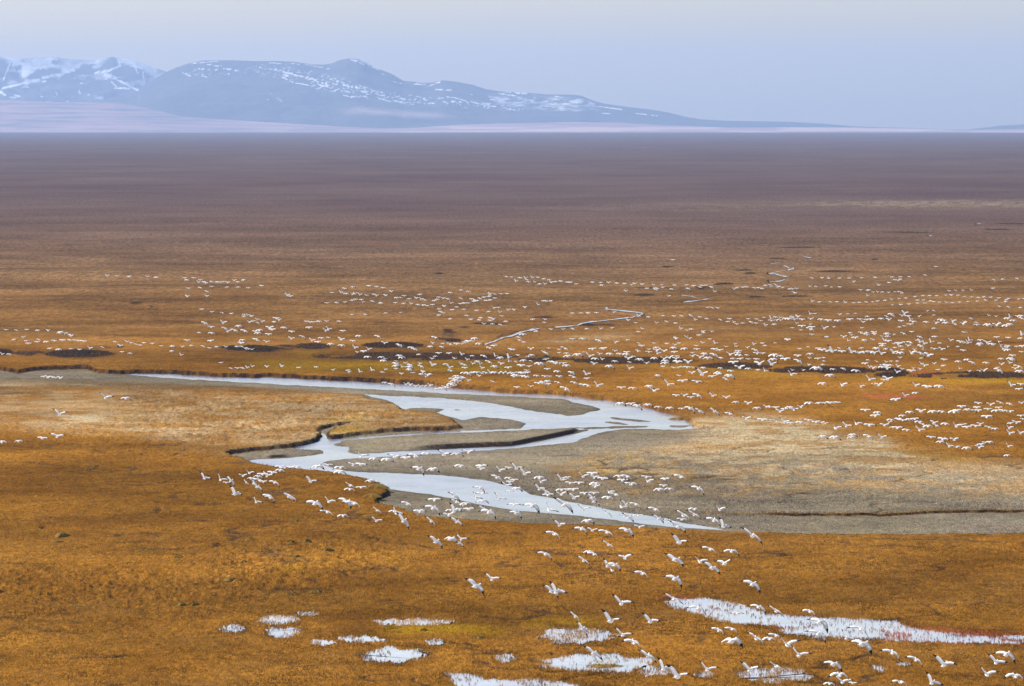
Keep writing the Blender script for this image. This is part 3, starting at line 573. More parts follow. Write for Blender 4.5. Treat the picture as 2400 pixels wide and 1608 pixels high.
# willow scrub belts
bx, by, hh, cc = [], [], [], []
for i, (x0, x1, yy, ph, hm_, kk) in enumerate(SCRUB):
    if yy < 760: hm_ *= .45; ph *= .7
    r = np.random.default_rng(100 + i); n = int((x1 - x0) * ph * 3.4 * (0.6 + kk)) + 40
    th = r.uniform(0, 2 * math.pi, n); rr_ = np.sqrt(r.uniform(0, 1, n))
    ax = (x0 + x1) / 2 + (x1 - x0) / 2 * rr_ * np.cos(th) * (1 + r.normal(0, .06, n)); ay = yy + ph * rr_ * np.sin(th) * .9 + r.normal(0, .5, n)
    X_, Y_ = unproj(ax, ay); k = (fbm(X_ / 6, Y_ / 12, 3, i) > .42) & (r.uniform(0, 1, n) < 1.15 - .95 * rr_ ** 2)
    X_, Y_ = X_[k], Y_[k]; bx.append(X_); by.append(Y_); hh.append(hm_ * (.35 + .9 * r.uniform(0, 1, len(X_))) * np.sqrt(np.clip(1.05 - rr_[k] ** 2, .1, 1)))
    q = r.uniform(0, 1, (len(X_), 1)); dark = np.array([.075,.045,.030]); mid = np.array([.20,.115,.056]); c = dark * kk * .8 + mid * (1 - kk * .8)
    cc.append(c * (.5 + 1.3 * q))
bx = np.concatenate(bx); by = np.concatenate(by); hh = np.concatenate(hh); cc = np.concatenate(cc)
s1 = blade_mesh('willow_scrub', bx, by, gz(bx, by), hh, .16, .6, cc, SM, 3, 8)
s1['label'] = 'low dark brown willow scrub in long patches beyond the river'

# hummocks: small turf mounds standing out of the near tundra
HUM = [(95,1236,12,4,'small turf hummock left of the larger one near the left edge'),(145,1254,30,9,'biggest dark-sided turf hummock, near the left edge of the tundra'),(140,1269,18,3,'flat turf ridge just under the biggest hummock at left'),
 (337,1289,32,4,'long low turf ridge on the left tundra, right of the biggest hummock'),(419,1304,18,5,'pointed dark turf hummock on the left tundra below the river bend'),(572,1317,14,6,'rough rounded hummock near the start of the diagonal turf gully'),
 (535,1355,34,6,'slanting dark turf ridge lit along its top, left of centre'),(425,1415,24,7,'left half of the twin turf hummock on the lower left'),(456,1416,18,7,'right half of the twin turf hummock on the lower left'),(180,1424,34,4,'thin ragged turf ridge low on the left side'),
 (210,1097,18,4,'lone dark turf hummock left of the river mouth bend'),(690,1223,20,6,'turf hummock just under the flying geese left of centre'),(682,1271,14,4,'small turf hummock left of a bushier one, above the gully'),(717,1268,18,6,'bushy turf hummock above the diagonal gully'),
 (768,1291,22,6,'domed turf hummock right of the diagonal gully'),(698,1302,16,5,'turf hummock at the head of the diagonal gully'),(684,1389,22,7,'dark turf hummock with a thin ridge leading to it from the left'),(742,1386,20,5,'turf hummock right of the dark one above the small ponds'),
 (1120,1491,26,5,'yellow-topped turf mound right of the green-yellow moss band'),(995,1475,16,4,'tiny mound on the green-yellow moss below the bright oval pond'),(1289,1533,14,5,'small yellow mound just above the grassy pond at bottom centre'),(870,1205,44,4,'dark turf shelf by the channel edge under the left goose cluster'),
 (884,1140,44,9,'mossy turf clump on the point where the lower channel begins'),(876,1160,34,7,'dark mossy clump hanging over the gravel below the turf point'),(1400,928,30,4,'row of slumped turf blocks on the outer bank of the river loop'),(1590,972,36,6,'ragged turf at the right tip of the river loop'),
 (1415,1559,70,5,'brown turf islet lying inside the grassy pond at bottom centre')]
import bmesh
HMAT = None
def hum_mat():
    m = NT('hummock_turf'); geo = m.n('ShaderNodeNewGeometry'); n1 = m.noise(geo.outputs['Position'], 6, 4, .7)
    o = m.mix(m.ramp(n1, .3, .7), (.07, .043, .012), (.26, .16, .025)); bs = m.n('ShaderNodeBsdfPrincipled'); m.l(o, bs.inputs['Base Color']); bs.inputs['Roughness'].default_value = 1
    bs.inputs['Specular IOR Level'].default_value = .05; m.l(bs.outputs[0], m.out.inputs[0]); return m.m
HMAT = hum_mat()
for i, (hx, hy, wpx, hpx, lab) in enumerate(HUM):
    wpx *= 1.3; hpx *= .95
    cx, cy = unproj(hx, hy + hpx * .4); cx, cy = float(cx), float(cy); m_px = cy / FPX
    a = wpx * m_px * .5; h = hpx * m_px * 1.05; bdep = max(a * 1.2, .5)
    nr_, nt_ = 7, 28; V_ = []; F_ = []
    rr = random.Random(i)
    for q in range(nr_):
        f = q / (nr_ - 1)
        for k in range(nt_):
            th = 2 * math.pi * k / nt_
            rag_ = 1 + .22 * math.sin(3 * th + i) + .12 * math.sin(7 * th + 2 * i)
            x_ = a * f * rag_ * math.cos(th); y_ = bdep * f * rag_ * math.sin(th)
            z_ = h * (1 - f ** 2.2) * (.8 + .45 * (float(vnoise(np.array(x_ * 3.1 + i), np.array(y_ * 3.1), i)))) + rr.uniform(-.02, .02)
            V_.append((x_, y_, z_ - .04 * (f > .95)))
    for q in range(nr_ - 1):
        for k in range(nt_):
            F_.append((q * nt_ + k, (q + 1) * nt_ + k, (q + 1) * nt_ + (k + 1) % nt_, q * nt_ + (k + 1) % nt_))
    # tufts of turf on the mound, in the same mesh
    base = len(V_); T_ = []
    for k in range(90):
        th = rr.uniform(0, 2 * math.pi); f = math.sqrt(rr.random()); x_ = a * f * math.cos(th); y_ = bdep * f * math.sin(th); z_ = h * (1 - f ** 2.2) * .9
        g_ = rr.uniform(.06, .16); w_ = rr.uniform(.02, .05); j = len(V_)
        V_ += [(x_ - w_, y_, z_), (x_ + w_, y_, z_), (x_ + rr.uniform(-.05, .05), y_, z_ + g_), (x_ + rr.uniform(-.05, .05) - .01, y_ + .01, z_ + g_ * .97)]
        F_.append((j, j + 1, j + 2, j + 3))
    o = mesh_obj('turf_hummock', V_, F_, HMAT)
    o.location = (cx, cy, float(gz(np.array([cx]), np.array([cy]))[0]) - .03)
    o['label'] = lab; o['category'] = 'hummock'; o['group'] = 'turf hummocks on the tundra'
# ---------------------------------------------------------------- snow geese
# wing poses: (left inner, left outer, right inner, right outer) degrees above level, apparent width factor
POSES = {'V': (52, 44, 14, 4), 'U': (76, 70, 2, -10), 'v': (30, 20, 24, 18), 'A': (14, -28, 12, -34), 'F': (9, -2, 8, -2), 'R': (26, -2, -18, -58), 'D': (40, 33, -26, -36), 'S': (62, 56, -52, -64)}
PDESC = {'V': 'left wing lifted high and right wing level', 'U': 'left wing straight up', 'v': 'both wings raised in a shallow V', 'A': 'wings arched downward', 'F': 'wings spread flat', 'R': 'wings rolled to the right with a drooping black tip', 'D': 'wings in a slanting line', 'S': 'wings nearly upright'}
def goose_mesh(name, pose, seed):
    jr = random.Random(seed * 31 + 5); jit = 0 if seed % 3 == 0 else 9
    li, lo, ri, ro = [R(v + jr.uniform(-jit, jit)) for v in POSES[pose]]; V_, F_, Mi = [], [], []
    # body: nose of the bill at +Y, tail at -Y
    prof = [(-.36, .015, .012, .03), (-.30, .055, .018, .02), (-.20, .075, .06, 0), (-.08, .105, .105, -.01), (.05, .105, .11, -.015), (.15, .075, .085, 0), (.21, .042, .045, .02), (.30, .030, .032, .035), (.37, .034, .036, .045), (.42, .040, .042, .05), (.46, .030, .030, .048), (.485, .016, .016, .042), (.53, .006, .006, .036)]
    ns = 10
    for y, a, b, z in prof:
        for k in range(ns):
            t = 2 * math.pi * k / ns; V_.append((a * math.cos(t), y, z + b * math.sin(t)))
    for q in range(len(prof) - 1):
        for k in range(ns):
            F_.append((q * ns + k, q * ns + (k + 1) % ns, (q + 1) * ns + (k + 1) % ns, (q + 1) * ns + k)); Mi.append(2 if q >= 10 else 0)
    # wings: span stations (distance from shoulder, leading y, trailing y, thickness)
    st = [(0, .12, -.14, .045), (.12, .14, -.14, .036), (.25, .15, -.14, .028), (.37, .13, -.145, .022), (.50, .06, -.145, .016), (.57, .02, -.14, .012), (.63, -.04, -.14, .008), (.71, -.11, -.155, .004)]
    for side, ai, ao in ((-1, li, lo), (1, ri, ro)):
        b0 = len(V_); x, z, ps = .055, .06, 0
        for i, (s, ly, ty, th) in enumerate(st):
            f = min(1, max(0, (s - .12) / .22)); ang = ai * (1 - f) + ao * f
            x += (s - ps) * math.cos(ang); z += (s - ps) * math.sin(ang); ps = s
            my = ly * .45 + ty * .55; cam_ = .018 * (1 - s / .7)
            nx, nz = -math.sin(ang), math.cos(ang)
            for yy, off in ((ly, 0), (my, th + cam_), (ty, 0.002), (my, -th * .4 + cam_ * .5)):
                off = off + yy * .27          # the wing is set at an angle to the body
                V_.append((side * (x + nx * off), yy, z + nz * off))
        for q in range(len(st) - 1):
            for k in range(4):
                f = (b0 + q * 4 + k, b0 + q * 4 + (k + 1) % 4, b0 + (q + 1) * 4 + (k + 1) % 4, b0 + (q + 1) * 4 + k)
                F_.append(f if side > 0 else f[::-1]); Mi.append(1 if q >= 4 else 0)
        e = b0 + (len(st) - 1) * 4; F_.append((e, e + 1, e + 2, e + 3)); Mi.append(1)
    # tail fan
    j = len(V_); V_ += [(-.04, -.27, .02), (.04, -.27, .02), (.085, -.40, .03), (-.085, -.40, .03)]; F_.append((j, j + 1, j + 2, j + 3)); Mi.append(0)
    return np.array(V_), np.array(F_), np.array(Mi)
def feather(name, col, trans):
    m = NT(name); d = m.n('ShaderNodeBsdfDiffuse'); t = m.n('ShaderNodeBsdfTranslucent'); x = m.n('ShaderNodeMixShader')
    geo = m.n('ShaderNodeNewGeometry'); n1 = m.noise(geo.outputs['Position'], 30, 2, .5); c = m.mix(m.math('MULTIPLY', n1, .12), col, tuple(v * .8 for v in col))
    m.l(c, d.inputs[0]); m.l(c, t.inputs[0]); x.inputs[0].default_value = trans
    m.l(d.outputs[0], x.inputs[1]); m.l(t.outputs[0], x.inputs[2]); m.l(x.outputs[0], m.out.inputs[0]); return m.m
FW = feather('white_feathers', (.98, .98, .98), .45); FB = feather('black_flight_feathers', (.035, .030, .032), .05); BL = feather('pink_bill', (.55, .22, .17), .05)
GEOM = {(p, k): goose_mesh(p, p, i * 3 + k) for i, p in enumerate(POSES) for k in range(3)}
def goose_datablock(p):
    V_, F_, Mi = GEOM[p]; me = bpy.data.meshes.new('snow_goose'); me.from_pydata(V_.tolist(), [], F_.tolist())
    for mm in (FW, FB, BL): me.materials.append(mm)
    me.polygons.foreach_set('material_index', Mi.astype(np.int32)); me.polygons.foreach_set('use_smooth', np.ones(len(F_), bool)); me.update(); return me
# every bird read off the photograph: tile origin, then x y pose width (tile units are 3.9 per photo pixel)
BIRDS = {
(1200,1160): "20 90 F 110;190 98 R 160;340 140 U 150;480 90 D 210;655 130 V 120;750 60 D 120;1000 110 U 120;1045 90 V 130;1130 85 R 130;1305 130 R 145;1665 130 A 125;1900 135 V 120;870 160 D 120;40 165 R 115;1022 195 v 70;1065 205 D 100;1150 190 F 125;1340 215 D 120;1440 238 R 120;1565 185 D 180;1550 225 F 120;1665 180 D 150;1845 230 R 165;1935 285 U 130;2200 370 D 240;435 275 V 130;690 238 A 115;635 310 R 140;735 325 v 120;865 340 R 180;1050 322 R 160;1165 295 v 130;385 355 R 175;1520 290 D 170;880 455 D 150;1530 432 V 160;305 540 R 160;745 540 R 130;700 520 A 100;655 600 D 150;1030 575 v 150;875 650 U 120;940 640 R 140;915 690 S 120;1495 590 D 180;1810 495 R 170;2005 515 A 160;1720 610 V 160;1945 625 v 150;1830 665 D 180;1190 715 R 160;1490 765 R 180;2200 815 R 190;362 880 D 170;405 885 U 180;1000 990 V 210;1475 950 D 210;1700 1035 R 195;577 1110 S 150;903 1150 V 180;1265 1155 V 175;2255 1025 R 175;2057 1082 F 110;645 1220 S 150;1010 1280 V 190;1110 1345 R 200;1885 1235 R 150;2010 1225 R 155;2010 1332 A 205;2232 1310 D 200;745 1445 D 200;1245 1470 D 200;1387 1589 U 190;1514 1657 V 210;1784 1597 V 190;2174 1597 V 180",
(1800,1206): "75 880 D 190;380 885 R 150;480 980 R 190;460 1090 R 205;715 1130 U 160;840 1045 R 215;865 1180 R 210;72 1105 R 160;10 1135 A 150;178 1190 V 200;280 1285 V 200;1135 1260 R 205;1350 1325 R 190;1610 1370 V 210;2180 1275 R 200;2085 1350 V 190;600 1365 R 190;650 1465 A 195;680 1530 V 190;560 1545 A 130;1210 1530 R 170;1500 1535 U 180;2000 1460 V 190;2255 1475 A 200;775 1540 F 70;75 1385 D 180",
(600,1160): "540 75 R 180;665 60 V 140;820 55 R 150;890 75 R 180;650 155 R 155;795 190 A 125;1105 140 D 120;1100 238 V 130;1280 165 U 140;1260 150 A 100;1350 235 S 170;1380 80 R 130;1490 150 F 115;1620 120 R 170;1600 240 S 140;1760 185 v 110;1815 145 U 120;1775 138 A 90;1860 130 A 80;1835 245 D 140;1945 130 F 110;1915 80 A 130;1890 95 F 80;2080 130 D 120;2130 155 R 165;1645 425 D 160;1780 400 A 135;1850 437 D 135;1875 405 V 130;2010 830 D 190;2155 770 V 165;130 25 R 120;325 25 D 130;1830 65 D 120;1630 45 F 150;2070 55 A 120;0 65 U 100",
(600,800): "960 1050 V 125;1075 1075 A 95;1195 1080 A 115;1270 1060 v 105;1370 1065 F 105;1450 1048 R 115;1560 1025 A 100;1720 1035 V 105;1835 1030 A 115;1940 1015 v 105;560 1145 A 115;655 1130 F 125;770 1155 A 115;765 1195 A 115;885 1130 v 105;960 1125 F 120;370 1150 A 95;310 1150 A 85;220 1150 F 110;260 1155 A 80;220 1180 A 90;150 1200 F 100;60 1215 F 130;20 1235 A 90;100 1230 V 100;30 1270 R 110;65 1283 F 80;170 1290 R 105;10 1330 D 115;500 1280 V 135;1040 1275 A 95;860 1315 D 110;855 1352 A 125;960 1335 F 110;115 1410 R 125;300 1420 D 130;1490 1165 R 130;1615 1170 A 115;1865 1140 A 105;2060 1140 F 110;2055 1168 v 90;2230 1180 V 120;2310 1155 F 80;2205 1245 R 115;2310 1250 A 80;2320 1285 F 80;2290 1320 V 105;2050 1340 R 120;2060 1390 F 100;2010 1430 U 95;1815 1415 D 120;2220 1440 U 125;2320 1370 F 60",
(0,800): "1870 1250 U 120;2015 1265 U 115;2068 1292 F 50;2110 1275 S 100;2150 1392 U 110;2220 1230 v 85;2280 1205 V 90;2300 1255 A 80;2250 1290 S 60;2325 1290 S 60;15 920 A 100;170 912 A 85;390 885 F 105;520 870 v 150;545 668 V 115;965 515 V 115;1150 520 A 95;400 322 F 65;438 330 v 60;475 324 A 60;510 332 F 65;552 336 v 55",
(1200,800): "40 1160 V 115;120 1210 V 115;20 1268 F 90;250 1245 A 105;265 1285 V 120;450 1258 V 125;510 1245 A 85;470 1265 F 70;650 1235 V 115;735 1210 F 110;750 1245 v 120;830 1255 F 110;530 1295 F 120;612 1295 F 110;760 1300 A 110;760 1330 v 120;980 1235 A 115;1050 1235 R 110;1010 1270 F 110;1085 1305 F 145;1230 1240 F 125;1245 1280 V 125;1400 1258 F 90;1540 1237 R 145;1385 1320 F 90;1345 1355 A 110;1440 1350 A 100;1705 1345 R 155;45 1345 A 95;250 1350 V 125;310 1375 D 115;450 1358 A 120;500 1355 F 90;560 1355 F 115;330 1405 F 135;450 1400 v 120;570 1430 V 125;660 1390 F 95;750 1388 F 125;890 1380 V 120;945 1400 R 115;875 1430 A 115;735 1430 D 120;"
 "35 310 A 80;90 290 A 70;20 290 F 60;60 285 F 60;100 292 F 60;140 285 F 60;90 318 F 60;130 325 A 60;20 320 F 60;225 315 A 55;300 320 F 60;345 320 F 40;430 320 F 70;415 275 A 75;322 253 F 60;135 265 F 50;500 222 A 80;545 285 R 65;560 325 R 90;680 300 V 85;685 340 F 65;750 205 v 75;890 228 A 85;1075 248 V 85;240 382 F 85;285 378 R 70;325 365 A 60;335 390 F 60;420 375 R 75;45 420 F 70;170 412 v 65;570 378 R 80;650 400 F 90;690 405 R 85;785 405 V 105;490 435 R 115;1000 423 F 95;1105 428 A 90;1255 412 A 85;1300 450 v 105;1430 395 V 115;1560 362 F 125;1690 370 F 110;1500 495 F 80;1575 495 v 80;1635 512 F 80;1700 495 R 105;1835 500 V 80;1960 515 v 85;2045 555 A 75;2160 568 v 85;2240 610 A 85;2325 600 v 60;990 570 A 95;1085 572 F 95;1150 590 R 85;1240 580 A 85;1340 600 A 85;1440 610 A 80;1550 615 F 75;1630 612 R 100;1715 638 D 100;1850 640 D 120;1990 662 R 95;2140 708 v 95;2290 718 F 110;"
 "1645 290 v 60;1740 300 V 110;1830 320 F 85;1880 300 F 90;1890 285 A 70;1985 315 A 95;1955 345 R 60;2000 270 A 60;2080 240 v 125;2160 250 A 65;2250 262 A 40;2310 270 U 70;1330 312 A 50;1525 313 F 45;1600 237 F 80;1650 240 A 50;1555 235 A 50;1520 240 A 40;1475 240 F 45;1380 230 F 40;1750 242 A 50;1905 245 A 45;250 205 A 100;1400 200 A 90;1515 187 F 95;1610 190 v 95;2025 192 F 105;2265 205 v 105;1230 200 v 65;85 222 F 85;155 228 F 70;310 165 F 65;350 185 A 75;390 195 F 75;430 200 A 75;470 200 F 75;490 222 A 75",
(1800,800): "215 303 V 105;565 312 A 95;930 350 V 115;1060 352 F 70;1095 345 v 120;975 390 F 70;1010 400 v 90;500 387 A 95;680 402 V 95;850 412 V 85;1350 405 V 85;1455 415 F 100;1565 412 A 105;2225 403 V 80;2310 393 F 80;2295 437 F 80;1350 472 A 75;1255 497 V 80;1165 533 F 110;15 602 F 50;75 605 F 70;110 642 v 90;150 620 F 70;200 605 A 100;240 625 v 90;300 600 v 80;375 565 A 95;465 565 A 75;520 562 A 70;560 560 F 70;600 560 A 70;635 560 F 65;890 630 F 105;1000 652 A 80;980 680 F 105;1125 718 A 85;1230 680 A 80;1230 722 F 90;1190 710 F 60;1290 715 A 80;1340 710 F 90;1295 648 A 85;1385 738 A 95;1400 640 v 105;1505 642 A 100;1590 643 A 95;1700 645 A 130;1725 632 F 90;1770 597 F 90;1820 625 A 75;1860 630 A 85;1920 632 F 80;1910 605 F 75;1920 565 F 85;2035 580 v 90;2125 560 R 85;2210 573 R 70;2320 565 v 65;2010 620 F 90;2085 634 A 100;2110 607 F 75;2150 635 F 90;2215 642 F 80;2000 690 F 115;2310 680 F 80;2330 710 F 50;10 722 F 60;75 735 D 85;150 740 V 95;205 747 A 75;295 742 A 85;370 722 F 95;440 738 F 90;490 740 F 70;525 750 F 65;620 795 V 105;715 775 V 105;810 755 V 105;925 767 F 115;1065 768 v 95;1105 740 V 60;1180 790 F 110;1140 787 A 70;1270 812 A 95;1385 812 V 110;1415 757 R 70;1460 775 A 95;1520 745 v 85;1540 770 R 90;1620 755 A 90;1720 775 V 110;1770 765 F 110;1820 785 F 95;1900 775 F 110;1940 758 v 75;2020 785 R 85;2075 800 A 85;2205 793 V 85;2215 750 F 70;2270 745 v 95;2210 843 V 95;2310 840 V 95;500 870 A 85;610 878 A 105;770 855 A 85;760 877 A 85;915 867 R 100;1040 880 V 95;1490 877 F 100;1600 895 F 105;1700 900 v 95;1575 920 A 85;1655 960 V 90;1725 965 F 75;1815 975 A 95;1930 970 v 100;1945 943 F 85;1985 925 F 60;2025 922 A 85;2200 960 V 85;2185 1043 A 65",
}
